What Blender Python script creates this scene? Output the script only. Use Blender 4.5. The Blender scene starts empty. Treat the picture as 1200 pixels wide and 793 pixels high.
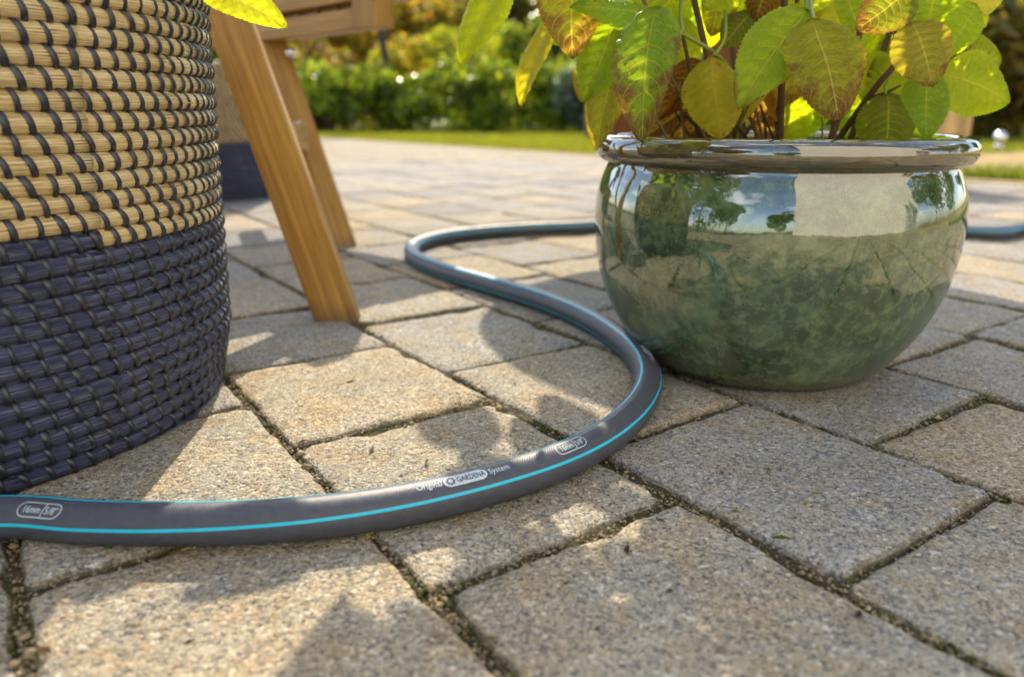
import bpy, bmesh, math, random
import numpy as np
from mathutils import Vector, Matrix
R = math.radians
random.seed(7); rng = np.random.default_rng(7)
S = bpy.context.scene
COL = S.collection

# ------------------------------------------------------------ camera, world, sun, exposure
CAM_H, PITCH, FPX = 0.2045, R(16.43), 887.0
cam_d = bpy.data.cameras.new('camera'); cam = bpy.data.objects.new('camera', cam_d); COL.objects.link(cam)
cam.location = (0, 0, CAM_H); cam.rotation_euler = (R(90) - PITCH, 0, 0)
cam_d.sensor_width = 36; cam_d.lens = 36 * FPX / 1200; cam_d.clip_start = 0.02; cam_d.clip_end = 400
cam_d.dof.use_dof = True; cam_d.dof.focus_distance = 0.46; cam_d.dof.aperture_fstop = 5.4; cam_d.dof.aperture_blades = 0
S.camera = cam
SUN_SX, SUN_SY = 0.05, -1.2            # ground shadow offset per metre of height
sun_el = math.atan(1 / math.hypot(SUN_SX, SUN_SY)); sun_az = math.atan2(-SUN_SX, -SUN_SY)
w = bpy.data.worlds.new('World'); S.world = w; w.use_nodes = True
nt = w.node_tree; nt.nodes.clear()
out = nt.nodes.new('ShaderNodeOutputWorld'); bg = nt.nodes.new('ShaderNodeBackground')
sky = nt.nodes.new('ShaderNodeTexSky'); sky.sky_type = 'NISHITA'; sky.sun_disc = False
sky.sun_elevation = sun_el; sky.sun_rotation = sun_az; sky.air_density = 1.0; sky.dust_density = 1.0
tc = nt.nodes.new('ShaderNodeTexCoord'); mp = nt.nodes.new('ShaderNodeMapping'); mp.inputs['Scale'].default_value = (1, 1, 2.2)
nz = nt.nodes.new('ShaderNodeTexNoise'); nz.inputs['Scale'].default_value = 2.3; nz.inputs['Detail'].default_value = 7; nz.inputs['Roughness'].default_value = .55
cr = nt.nodes.new('ShaderNodeValToRGB'); cr.color_ramp.elements[0].position = .52; cr.color_ramp.elements[1].position = .66
mx = nt.nodes.new('ShaderNodeMix'); mx.data_type = 'RGBA'; mx.inputs[7].default_value = (9.5, 9.6, 10.0, 1)
L = nt.links.new
L(tc.outputs['Generated'], mp.inputs[0]); L(mp.outputs[0], nz.inputs['Vector']); L(nz.outputs[0], cr.inputs[0])
L(cr.outputs[0], mx.inputs[0]); L(sky.outputs[0], mx.inputs[6]); L(mx.outputs[2], bg.inputs[0])
bg.inputs[1].default_value = 0.15; L(bg.outputs[0], out.inputs[0])
sd = bpy.data.lights.new('sun', 'SUN'); sd.energy = 3.1; sd.angle = R(.53); sd.color = (1, .88, .68)
sun = bpy.data.objects.new('sun', sd); COL.objects.link(sun)
sun.rotation_euler = Vector((SUN_SX, SUN_SY, -1)).to_track_quat('-Z', 'Y').to_euler()
S.view_settings.view_transform = 'Standard'; S.view_settings.look = 'None'
S.view_settings.exposure = 1.36; S.view_settings.gamma = 1
S.cycles.max_bounces = 8; S.cycles.transparent_max_bounces = 8
S.cycles.use_denoising = True

# ------------------------------------------------------------ helpers
def ray(x, y):
    u, v = (x - 600) / FPX, (y - 396.5) / FPX
    c, s = math.cos(PITCH), math.sin(PITCH)
    return Vector((u, c - v * s, -s - v * c))
def gp(x, y, z=0.0):
    d = ray(x, y); return Vector((0, 0, CAM_H)) + d * ((z - CAM_H) / d.z)
def at(x, y, Y):
    d = ray(x, y); return Vector((0, 0, CAM_H)) + d * (Y / d.y)
def proj(p):
    c, s = math.cos(PITCH), math.sin(PITCH)
    x, y, z = p[0], p[1], p[2] - CAM_H
    d = y * c - z * s
    return 600 + FPX * x / d, 396.5 - FPX * (y * s + z * c) / d

def link(name, me, mat=None, parent=None, loc=None, smooth=True):
    o = bpy.data.objects.new(name, me); COL.objects.link(o)
    if mat is not None:
        for m in (mat if isinstance(mat, (list, tuple)) else [mat]): me.materials.append(m)
    if smooth and len(me.polygons): me.polygons.foreach_set('use_smooth', [True] * len(me.polygons))
    if parent: o.parent = parent
    if loc is not None: o.location = loc
    return o
def pymesh(name, v, f, uv=None):
    me = bpy.data.meshes.new(name); me.from_pydata([tuple(p) for p in v], [], f)
    if uv is not None:
        l = me.uv_layers.new(name='uv'); idx = np.zeros(len(me.loops), int); me.loops.foreach_get('vertex_index', idx)
        l.data.foreach_set('uv', np.asarray(uv, float)[idx].ravel())
    me.update(); return me
def bmmesh(name, bm):
    me = bpy.data.meshes.new(name); bmesh.ops.recalc_face_normals(bm, faces=bm.faces); bm.to_mesh(me); bm.free(); return me
def empty(name, loc=(0, 0, 0), rz=0):
    o = bpy.data.objects.new(name, None); COL.objects.link(o); o.location = loc; o.rotation_euler = (0, 0, rz); o.empty_display_size = .05; return o
def tag(o, label, cat, group=None):
    o['label'] = label; o['category'] = cat
    if group: o['group'] = group
    return o
def kind(o, k): o['kind'] = k; return o
def box_bm(bm, c, s, M=None, bev=0.0):
    """axis box centre c size s, optional bevel"""
    r = bmesh.ops.create_cube(bm, size=1); vs = r['verts']
    bmesh.ops.scale(bm, vec=s, verts=vs); bmesh.ops.translate(bm, vec=c, verts=vs)
    if bev:
        es = list({e for v in vs for e in v.link_edges})
        rr = bmesh.ops.bevel(bm, geom=es, offset=bev, segments=2, affect='EDGES', profile=.6)
        vs = list({v for f in rr['faces'] for v in f.verts} | {v for v in vs if v.is_valid})
    if M is not None: bmesh.ops.transform(bm, matrix=M, verts=vs)
    return vs
def tube(pts, rad, n=10, closed=False, up=None, ubase=0.0, caps=True):
    """swept tube; returns verts, faces, uv (u = length, v = angle/2pi; v=0 is local up, rising to the right-hand side)"""
    P = [Vector(p) for p in pts]; m = len(P); V = []; U = []; F = []
    rads = rad if isinstance(rad, (list, tuple, np.ndarray)) else [rad] * m
    s = ubase
    upv = Vector(up) if up is not None else None
    prev = None
    for i in range(m):
        t = (P[min(i + 1, m - 1)] - P[max(i - 1, 0)]).normalized()
        if upv is not None and abs(t.dot(upv)) < .98: a = (upv - t * t.dot(upv)).normalized()
        else:
            if prev is None:
                h = Vector((0, 0, 1)) if abs(t.z) < .9 else Vector((1, 0, 0)); a = (h - t * t.dot(h)).normalized()
            else: a = (prev - t * t.dot(prev)).normalized()
        prev = a; b = t.cross(a)       # right-hand side of travel
        if i: s += (P[i] - P[i - 1]).length
        for k in range(n + 1):
            q = 2 * math.pi * k / n
            V.append(P[i] + (a * math.cos(q) + b * math.sin(q)) * rads[i]); U.append((s, k / n))
    for i in range(m - 1):
        for k in range(n):
            x = i * (n + 1) + k
            F.append((x, x + 1, x + n + 2, x + n + 1))
    if caps:
        F.append(tuple(range(n - 1, -1, -1))); F.append(tuple((m - 1) * (n + 1) + k for k in range(n)))
    return V, F, U
def spline(pts, n):
    """Catmull-Rom through pts, n samples per span"""
    P = [Vector(p) for p in pts]; P = [P[0] * 2 - P[1]] + P + [P[-1] * 2 - P[-2]]; o = []
    for i in range(1, len(P) - 2):
        a, b, c, d = P[i - 1:i + 3]
        for k in range(n):
            t = k / n; o.append(.5 * ((2 * b) + (c - a) * t + (2 * a - 5 * b + 4 * c - d) * t * t + (3 * b - a - 3 * c + d) * t ** 3))
    o.append(P[-2]); return o
def join_meshes(parts):
    V = []; F = []; U = []
    for v, f, u in parts:
        k = len(V); V += list(v); F += [tuple(i + k for i in g) for g in f]; U += list(u)
    return V, F, U

# ------------------------------------------------------------ materials
class N:
    """small node builder"""
    def __init__(s, name):
        s.m = bpy.data.materials.new(name); s.m.use_nodes = True; s.t = s.m.node_tree; s.t.nodes.clear()
        s.o = s.t.nodes.new('ShaderNodeOutputMaterial')
    def n(s, typ, **kw):
        x = s.t.nodes.new('ShaderNode' + typ)
        for k, v in kw.items():
            if k.startswith('_'): setattr(x, k[1:], v)
            else: s.set(x, k.replace('__', ' '), v)
        return x
    def set(s, x, k, v):
        i = x.inputs[int(k[1:])] if k[0] == 'i' and k[1:].isdigit() else x.inputs[k]
        if isinstance(v, bpy.types.NodeSocket): s.t.links.new(v, i)
        elif isinstance(v, bpy.types.Node): s.t.links.new(v.outputs[0], i)
        else: i.default_value = v
    def noise(s, vec, scale, detail=4, rough=.55, dist=0):
        return s.n('TexNoise', Vector=vec, Scale=scale, Detail=detail, Roughness=rough, Distortion=dist).outputs[0]
    def vor(s, vec, scale, feat='F1', rand=1.0):
        return s.n('TexVoronoi', _feature=feat, Vector=vec, Scale=scale, Randomness=rand)
    def math(s, op, a, b=0.0, c=0.0, clamp=False): return s.n('Math', _operation=op, _use_clamp=clamp, i0=a, i1=b, i2=c).outputs[0]
    def ramp(s, fac, stops, interp='LINEAR'):
        r = s.n('ValToRGB', Fac=fac); e = r.color_ramp.elements; r.color_ramp.interpolation = interp
        while len(e) < len(stops): e.new(.5)
        for el, (p, c) in zip(e, stops):
            el.position = p; el.color = tuple(c) + (1,) if not isinstance(c, (int, float)) else (c, c, c, 1)
        return r.outputs[0]
    def mix(s, f, a, b, mode='MIX'):
        x = s.n('Mix', _data_type='RGBA', _blend_type=mode); s.set(x, 'i0', f)
        for k, v in (('i6', a), ('i7', b)): s.set(x, k, v if not (isinstance(v, tuple) and len(v) == 3) else v + (1,))
        return x.outputs[2]
    def map(s, vec, scale=(1, 1, 1), rot=(0, 0, 0), loc=(0, 0, 0)):
        return s.n('Mapping', Vector=vec, Scale=scale, Rotation=rot, Location=loc).outputs[0]
    def pos(s): return s.n('NewGeometry').outputs['Position']
    def obj(s): return s.n('TexCoord').outputs['Object']
    def uv(s): return s.n('TexCoord').outputs['UV']
    def bump(s, h, strength=.5, dist=.001, nrm=None):
        x = s.n('Bump', Strength=strength, Distance=dist, Height=h)
        if nrm is not None: s.set(x, 'Normal', nrm)
        return x.outputs[0]
    def pbr(s, col, rough=.6, nrm=None, spec=.5, metal=0.0, coat=0.0, ior=None):
        p = s.n('BsdfPrincipled')
        s.set(p, 'Base Color', col + (1,) if isinstance(col, tuple) and len(col) == 3 else col)
        s.set(p, 'Roughness', rough); s.set(p, 'Specular IOR Level', spec); s.set(p, 'Metallic', metal); s.set(p, 'Coat Weight', coat)
        if ior: s.set(p, 'IOR', ior)
        if nrm is not None: s.set(p, 'Normal', nrm)
        return p
    def done(s, sh): s.t.links.new(sh.outputs[0], s.o.inputs[0]); return s.m
    def rgb(s, col):
        c = s.n('SeparateColor', Color=col); return c.outputs
    def xyz(s, vec): return s.n('SeparateXYZ', Vector=vec).outputs

def mat_stone():
    k = N('paving_concrete'); p = k.pos(); oi = k.n('ObjectInfo')
    g1 = k.vor(p, 520); g2 = k.vor(p, 1000)
    grain = k.ramp(k.rgb(g1.outputs['Color'])[0], [(0, (.04, .04, .048)), (.16, (.13, .13, .14)), (.3, (.26, .235, .185)), (.6, (.355, .322, .262)), (.78, (.47, .435, .365)), (.9, (.34, .24, .13)), (1, (.74, .72, .66))])
    grain2 = k.ramp(k.rgb(g2.outputs['Color'])[1], [(0, (.03, .03, .036)), (.2, (.17, .168, .17)), (.5, (.34, .305, .24)), (.85, (.43, .395, .32)), (1, (.66, .65, .60))])
    c = k.mix(.42, grain, grain2)
    c = k.mix(.02, c, (.35, .315, .25))
    stain = k.ramp(k.noise(p, 26, 5, .6), [(.42, 0), (.68, 1)])
    c = k.mix(k.math('MULTIPLY', stain, .62), c, k.mix(1, c, (1.0, .80, .52), 'MULTIPLY'))
    grey = k.ramp(k.noise(k.map(p, loc=(3, 1, 0)), 11, 4, .6), [(.40, 0), (.65, 1)])
    c = k.mix(k.math('MULTIPLY', grey, .75), c, k.mix(1, c, (.80, .84, .92), 'MULTIPLY'))
    dirt = k.ramp(k.noise(k.map(p, loc=(9, 4, 0)), 55, 6, .7), [(.55, 0), (.75, 1)])
    c = k.mix(k.math('MULTIPLY', dirt, .35), c, (.16, .13, .085))
    tint = k.ramp(oi.outputs['Random'], [(0, (.72, .75, .82)), (.35, (.92, .94, 1.0)), (.7, (1.02, 1, .95)), (1, (1.12, 1.02, .86))])
    c = k.mix(1, c, tint, 'MULTIPLY')
    h = k.math('ADD', k.math('MULTIPLY', g1.outputs['Distance'], -.7), k.noise(p, 420, 4, .65))
    h = k.math('ADD', h, k.math('MULTIPLY', k.noise(p, 60, 3), 1.3))
    b = k.bump(h, .95, .0014)
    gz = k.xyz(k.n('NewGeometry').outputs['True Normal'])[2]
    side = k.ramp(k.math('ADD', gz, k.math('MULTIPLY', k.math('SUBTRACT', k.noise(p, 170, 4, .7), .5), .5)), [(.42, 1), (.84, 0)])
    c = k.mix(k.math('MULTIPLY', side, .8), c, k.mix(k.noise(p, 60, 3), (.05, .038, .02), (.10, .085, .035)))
    return k.done(k.pbr(c, .88, b, spec=.16))
def mat_joint():
    k = N('joint_soil'); p = k.pos()
    n = k.noise(p, 140, 6, .7); v = k.vor(p, 420)
    c = k.ramp(n, [(.3, (.035, .028, .018)), (.5, (.085, .066, .038)), (.62, (.11, .085, .045)), (.75, (.20, .16, .10))])
    moss = k.ramp(k.noise(k.map(p, loc=(5, 2, 0)), 38, 5, .65), [(.47, 0), (.58, 1)])
    c = k.mix(k.math('MULTIPLY', moss, .8), c, k.mix(n, (.03, .034, .01), (.085, .092, .02)))
    b = k.bump(k.math('ADD', n, k.math('MULTIPLY', v.outputs[0], .6)), 1, .004)
    return k.done(k.pbr(c, .95, b, spec=.2))
def mat_simple(name, col, rough=.7, var=.25, scale=40, spec=.4, bump=.3, dist=.002, coords='pos'):
    k = N(name); p = k.pos() if coords == 'pos' else k.obj()
    n = k.noise(p, scale, 5, .6)
    a = tuple(x * (1 - var) for x in col); b_ = tuple(min(1, x * (1 + var)) for x in col)
    c = k.ramp(n, [(.3, a), (.7, b_)])
    return k.done(k.pbr(c, rough, k.bump(n, bump, dist), spec=spec))
def mat_straw():
    k = N('seagrass_straw'); u = k.uv()
    f = k.noise(k.map(u, (26, 44, 1)), 1, 6, .68)
    f2 = k.noise(k.map(u, (60, 9, 1)), 1, 4, .6)
    c = k.ramp(f, [(.34, (.16, .08, .022)), (.42, (.52, .36, .14)), (.52, (.72, .55, .26)), (.62, (.88, .76, .48))])
    c = k.mix(k.math('MULTIPLY', k.ramp(f2, [(.5, 0), (.75, 1)]), .5), c, (.62, .45, .20))
    c = k.mix(k.ramp(k.noise(k.map(u, (7, 14, 1)), 1, 3), [(.62, 0), (.72, .7)]), c, (.22, .12, .035))
    return k.done(k.pbr(c, .42, k.bump(f, 1.0, .0016), spec=.5))
def mat_darkstraw():
    k = N('dyed_seagrass'); u = k.uv()
    f = k.noise(k.map(u, (24, 46, 1)), 1, 6, .72)
    c = k.ramp(f, [(.36, (.008, .009, .018)), (.45, (.034, .041, .088)), (.55, (.085, .098, .19)), (.64, (.32, .33, .40))])
    c = k.mix(k.ramp(k.noise(k.map(u, (16, 40, 1), loc=(3, 3, 0)), 1, 3), [(.70, 0), (.76, .55)]), c, (.30, .22, .11))
    return k.done(k.pbr(c, .42, k.bump(f, 1.0, .0022), spec=.5))
def mat_strap():
    k = N('plastic_strip'); p = k.obj(); n = k.noise(p, 300, 4)
    c = k.ramp(n, [(.3, (.009, .010, .017)), (.7, (.024, .027, .040))])
    return k.done(k.pbr(c, .36, k.bump(n, .3, .0004), spec=.6))
def mat_wood():
    k = N('oiled_wood'); p = k.obj()
    w1 = k.noise(k.map(p, (70, 70, 3.0)), 1, 6, .6, 1.0)
    g = k.noise(k.map(p, (420, 420, 9)), 1, 4, .65)
    c = k.ramp(w1, [(.28, (.22, .10, .018)), (.48, (.37, .195, .038)), (.62, (.45, .25, .055)), (.75, (.30, .145, .025))])
    c = k.mix(k.math('MULTIPLY', k.ramp(g, [(.46, 0), (.66, 1)]), .5), c, (.15, .065, .014))
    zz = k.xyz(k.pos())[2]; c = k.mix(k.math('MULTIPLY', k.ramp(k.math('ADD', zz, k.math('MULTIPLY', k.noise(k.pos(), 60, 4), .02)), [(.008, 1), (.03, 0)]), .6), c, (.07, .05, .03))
    return k.done(k.pbr(c, .48, k.bump(g, .25, .0008), spec=.4))
def mat_glaze():
    k = N('green_glaze'); p = k.obj(); z = k.xyz(p)[2]
    n = k.noise(p, 30, 9, .74); n2 = k.noise(p, 120, 6, .75); cr_ = k.vor(p, 90, 'DISTANCE_TO_EDGE')
    c = k.ramp(n, [(.32, (.014, .024, .009)), (.44, (.038, .068, .025)), (.54, (.074, .118, .048)), (.66, (.15, .20, .09))])
    c = k.mix(k.math('MULTIPLY', k.ramp(n2, [(.48, 0), (.66, 1)]), .5), c, (.16, .20, .10))
    c = k.mix(k.ramp(n2, [(.30, .6), (.38, 0)]), c, (.03, .028, .012))
    rim = k.math('MULTIPLY', k.ramp(z, [(.160, 0), (.168, 1)]), k.ramp(k.noise(p, 30, 4), [(.30, .35), (.6, 1)]))
    c = k.mix(rim, c, k.ramp(n2, [(.3, (.028, .019, .005)), (.7, (.10, .066, .02))]))
    specks = k.vor(p, 60); c = k.mix(k.ramp(specks.outputs['Distance'], [(.035, .8), (.07, 0)]), c, (.24, .20, .09))
    b = k.bump(k.math('ADD', k.noise(p, 9, 2), k.math('ADD', k.math('MULTIPLY', k.noise(p, 26, 2), .35), k.math('MULTIPLY', k.noise(p, 75, 2), .07))), .6, .0019)
    foot = k.math('MULTIPLY', k.ramp(k.math('ADD', z, k.math('MULTIPLY', k.noise(p, 34, 4), .03)), [(.018, 1), (.036, 0)]), .55)
    c = k.mix(foot, c, (.12, .09, .05))
    tide = k.ramp(k.math('ADD', z, k.math('MULTIPLY', k.math('SUBTRACT', k.noise(p, 26, 5, .65), .5), .05)), [(.066, 1), (.092, 0)])
    ro = k.math('ADD', k.ramp(n, [(.3, .02), (.8, .05)]), k.math('MULTIPLY', tide, .22))
    return k.done(k.pbr(c, ro, b, spec=.5, ior=2.3))
def mat_leaf(name='hydrangea_leaf'):
    k = N(name); oi = k.n('ObjectInfo'); u = k.uv(); s = k.xyz(u); ob = k.obj()
    x = k.math('ABSOLUTE', k.math('SUBTRACT', s[0], .5)); x2 = k.math('MULTIPLY', x, 2.0)     # 0 midrib .. 1 margin
    t = s[1]
    n = k.noise(ob, 70, 4, .6)
    mid = k.ramp(x2, [(.02, 1), (.055, 0)])
    lat = k.math('SUBTRACT', k.math('MULTIPLY', t, 8.5), k.math('ADD', k.math('MULTIPLY', x2, .9), k.math('MULTIPLY', k.math('POWER', x2, 2.2), 1.5)))
    lf = k.math('ABSOLUTE', k.math('SUBTRACT', k.math('FRACT', k.math('ADD', lat, 5.0)), .5))
    latv = k.math('MULTIPLY', k.ramp(lf, [(.03, 1), (.085, 0)]), k.ramp(x2, [(.75, 1), (.97, .15)]))
    net = k.math('MULTIPLY', k.ramp(k.vor(k.map(u, (13, 26, 1)), 1, 'DISTANCE_TO_EDGE').outputs[0], [(.0, 1), (.09, 0)]), .35)
    vein = k.math('MAXIMUM', mid, k.math('MAXIMUM', k.math('MULTIPLY', latv, .8), net))
    base = k.mix(k.ramp(n, [(.35, 0), (.65, .6)]), oi.outputs['Color'], k.mix(1, oi.outputs['Color'], (.66, .80, .6), 'MULTIPLY'))
    # autumn browning: alpha of object colour = amount; stronger to the tip and between veins
    br = k.math('ADD', k.math('MULTIPLY', n, .9), k.math('MULTIPLY', t, .42))
    br = k.math('ADD', br, k.math('MULTIPLY', k.math('POWER', x2, 4.0), .22))
    br = k.math('ADD', br, k.math('SUBTRACT', oi.outputs['Alpha'], .98))
    brm = k.ramp(br, [(.26, 0), (.45, 1)])
    brown = k.mix(k.noise(ob, 160, 3), (.15, .050, .020), (.26, .10, .035))
    c = k.mix(k.math('MULTIPLY', brm, .88), base, brown)
    pale = k.mix(.6, base, (.72, .62, .14))
    c = k.mix(k.math('MULTIPLY', vein, .78), c, pale)
    spot = k.ramp(k.vor(ob, 95).outputs['Distance'], [(.05, .75), (.10, 0)])
    c = k.mix(k.math('MULTIPLY', spot, k.ramp(k.noise(ob, 40, 2), [(.52, 0), (.6, 1)])), c, (.10, .04, .012))
    h = k.math('SUBTRACT', k.math('MULTIPLY', n, .5), k.math('MULTIPLY', vein, .7))
    b = k.bump(h, .9, .0022)
    p = k.pbr(c, .42, b, spec=.4); tr = k.n('BsdfTranslucent', Color=k.mix(1, c, (1.7, 1.6, .6), 'MULTIPLY'))
    ms = k.n('MixShader', i0=.60); k.t.links.new(p.outputs[0], ms.inputs[1]); k.t.links.new(tr.outputs[0], ms.inputs[2])
    return k.done(ms)
def mat_foliage(name, trans=.64, rough=.5):
    k = N(name); a = k.n('Attribute', _attribute_name='tint'); c = a.outputs['Color']
    p = k.pbr(c, rough, spec=.45); tr = k.n('BsdfTranslucent', Color=k.mix(1, c, (1.3, 1.2, .55), 'MULTIPLY'))
    ms = k.n('MixShader', i0=trans); k.t.links.new(p.outputs[0], ms.inputs[1]); k.t.links.new(tr.outputs[0], ms.inputs[2])
    return k.done(ms)
def mat_bark(name, col):
    k = N(name); p = k.obj(); n = k.noise(k.map(p, (30, 30, 5)), 1, 6, .65)
    c = k.ramp(n, [(.3, tuple(x * .5 for x in col)), (.6, col), (.8, tuple(x * 1.5 for x in col))])
    return k.done(k.pbr(c, .85, k.bump(n, .8, .004), spec=.2))
def mat_hose():
    k = N('hose_rubber'); u = k.uv(); s = k.xyz(u)
    # braid reinforcement telegraphing through the skin: two crossed diagonal ribs
    a = k.math('MULTIPLY', s[0], 620.0); b_ = k.math('MULTIPLY', s[1], 30.0)
    d1 = k.math('ABSOLUTE', k.math('SUBTRACT', k.math('FRACT', k.math('ADD', a, b_)), .5))
    d2 = k.math('ABSOLUTE', k.math('SUBTRACT', k.math('FRACT', k.math('ADD', k.math('SUBTRACT', a, b_), 500.0)), .5))
    br = k.math('MULTIPLY', d1, d2)
    n = k.noise(k.pos(), 260, 4)
    c = k.mix(k.ramp(n, [(.3, 0), (.75, 1)]), (.052, .055, .070), (.070, .074, .093))
    c = k.mix(k.ramp(k.noise(k.pos(), 900, 2), [(.68, 0), (.76, .35)]), c, (.2, .18, .15))
    p = k.pbr(c, k.ramp(n, [(.3, .38), (.7, .48)]), k.bump(br, .5, .0010), spec=.42)
    return k.done(p)
def mat_flat(name, col, rough=.5, spec=.4, metal=0.0):
    k = N(name); n = k.noise(k.obj(), 200, 3); c = k.ramp(n, [(.3, tuple(x * .92 for x in col)), (.7, tuple(min(1, x * 1.05) for x in col))])
    return k.done(k.pbr(c, rough, spec=spec, metal=metal))
def mat_lawn():
    k = N('lawn_soil'); p = k.pos(); n = k.noise(p, 9, 5, .65)
    return k.done(k.pbr(k.ramp(n, [(.3, (.09, .12, .012)), (.7, (.19, .21, .03))]), .9, k.bump(n, .5, .01), spec=.2))
def mat_drybed():
    k = N('dry_earth'); p = k.pos(); n = k.noise(p, 14, 6, .7)
    return k.done(k.pbr(k.ramp(n, [(.3, (.22, .15, .06)), (.55, (.36, .26, .11)), (.75, (.45, .35, .17))]), .95, k.bump(n, .8, .02), spec=.15))

M = dict(stone=mat_stone(), joint=mat_joint(), straw=mat_straw(), dark=mat_darkstraw(), strap=mat_strap(), wood=mat_wood(), glaze=mat_glaze(),
         leaf=mat_leaf(), fol=mat_foliage('shrub_leaves', .62, .30), grass=mat_foliage('grass_blades', .5, .6), hose=mat_hose(), lawn=mat_lawn(), dry=mat_drybed(),
         bark=mat_bark('tree_bark', (.10, .07, .045)), stem=mat_bark('woody_stem', (.13, .075, .04)), drystem=mat_bark('dry_stem', (.26, .18, .11)),
         green_stem=mat_flat('green_stem', (.20, .24, .035)), stripe=mat_flat('hose_stripe', (.015, .47, .66), .4), ink=mat_flat('hose_print', (.50, .56, .60), .7, .1),
         inkdark=mat_flat('print_dark', (.045, .045, .05), .6, .2), soil=mat_simple('potting_soil', (.055, .036, .022), .95, .5, 90, .2, 1, .006),
         pebble=mat_simple('pebble', (.26, .20, .12), .85, .75, 190, .3, .3, .001), moss=mat_simple('moss', (.055, .060, .014), .95, .5, 200, .2, .6, .002),
         render=mat_simple('wall_render', (.74, .70, .62), .85, .06, 6, .3, .3, .004), roof=mat_simple('roof_tile', (.17, .07, .045), .8, .3, 12),
         frame=mat_flat('window_frame', (.75, .75, .74), .4), glass=mat_flat('window_glass', (.02, .025, .03), .05, .6),
         steel=mat_flat('polished_steel', (.75, .75, .75), .18, .5, 1.0), brownwood=mat_bark('brown_wood', (.16, .065, .022)),
         crate=mat_bark('pale_wood', (.50, .34, .15)), post=mat_bark('weathered_post', (.20, .13, .08)), edging=mat_simple('sand_edge', (.40, .28, .12), .95, .25, 30))

# ------------------------------------------------------------ ground
GA = R(-55.7)
DA = Vector((math.cos(GA), math.sin(GA), 0)); DB = Vector((-math.sin(GA), math.cos(GA), 0))
def grid(a, b, z=0.0): v = DA * a + DB * b; v.z = z; return v
EDGE_B = 2.64
ground = kind(link('ground', pymesh('ground', [(-200, -200, -.06), (200, -200, -.06), (200, 250, -.06), (-200, 250, -.06)], [(0, 1, 2, 3)]), M['lawn'], smooth=False), 'structure')
patio = kind(link('patio', pymesh('patio', [grid(-26, -10, -.0042), grid(20, -10, -.0042), grid(20, EDGE_B, -.0042), grid(-26, EDGE_B, -.0042)], [(0, 1, 2, 3)]), M['joint'], smooth=False), 'structure')
kind(link('lawn', pymesh('lawn', [grid(-30, EDGE_B + .05, -.004), grid(-2.1, EDGE_B + .05, -.004), grid(-2.1, 30, -.004), grid(-30, 30, -.004)], [(0, 1, 2, 3)]), M['lawn'], smooth=False), 'structure')
kind(link('dry_bed', pymesh('dry_bed', [grid(-2.1, EDGE_B + .05, -.004), grid(20, EDGE_B + .05, -.004), grid(20, 30, -.004), grid(-2.1, 30, -.004)], [(0, 1, 2, 3)]), M['dry'], smooth=False), 'structure')
bm = bmesh.new()
for i in range(46):
    a = -26 + i * 1.0
    Mx = Matrix.Translation(grid(a + .5, EDGE_B + .024, -.02)) @ Matrix.Rotation(GA, 4, 'Z')
    box_bm(bm, (0, 0, 0), (.994, .045, .05), Mx, .004)
kind(link('lawn_edging', bmmesh('lawn_edging', bm), M['edging'], smooth=False), 'structure')

# paving: strips along A, pitch .155 in b, stones .18 long in a
LINES = {0: -.018, 1: .135, 2: .290, 3: .445, 4: .606, 5: .764}
def bline(i):
    if i in LINES: return LINES[i]
    return LINES[0] + .155 * i if i < 0 else LINES[5] + .1564 * (i - 5)
KNOWN = {0: [-.541, -.368], 1: [-.622, -.450, -.262], 2: [-.89, -.702, -.523, -.337, -.163], 3: [-.80, -.613, -.427, -.244], 4: [-.51, -.327]}
rs = random.Random(3)
def cuts(i, a0, a1):
    k = KNOWN.get(i)
    if not k: k = [-.30 + rs.choice([0, .09, .045, .135]) + rs.uniform(-.012, .012)]
    k = list(k)
    while k[0] > a0: k.insert(0, k[0] - .18 + rs.uniform(-.008, .008))
    while k[-1] < a1: k.append(k[-1] + .18 + rs.uniform(-.008, .008))
    return k
stones = []
for i in range(-40, 17):
    b0, b1 = bline(i), bline(i + 1)
    if i == 16: b1 = EDGE_B
    k = cuts(i, -9.5, 8)
    for a0, a1 in zip(k[:-1], k[1:]):
        c = grid((a0 + a1) / 2, (b0 + b1) / 2)
        if c.y < -4.8 or c.y > 9.5 or abs(c.x) > 7: continue
        d = c.length
        if c.y > .12:
            px, py = proj(c)
            vis = -500 < px < 1750 and 140 < py < 1500 and c.y > .14 and (d > .9 and -120 < px < 1320 or d <= .9)
            behind = False
        else: vis = False
        stones.append((0 if vis else 1, d, a0, a1, b0, b1, c))
stones.sort(key=lambda s: (s[0], s[1]))
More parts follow.
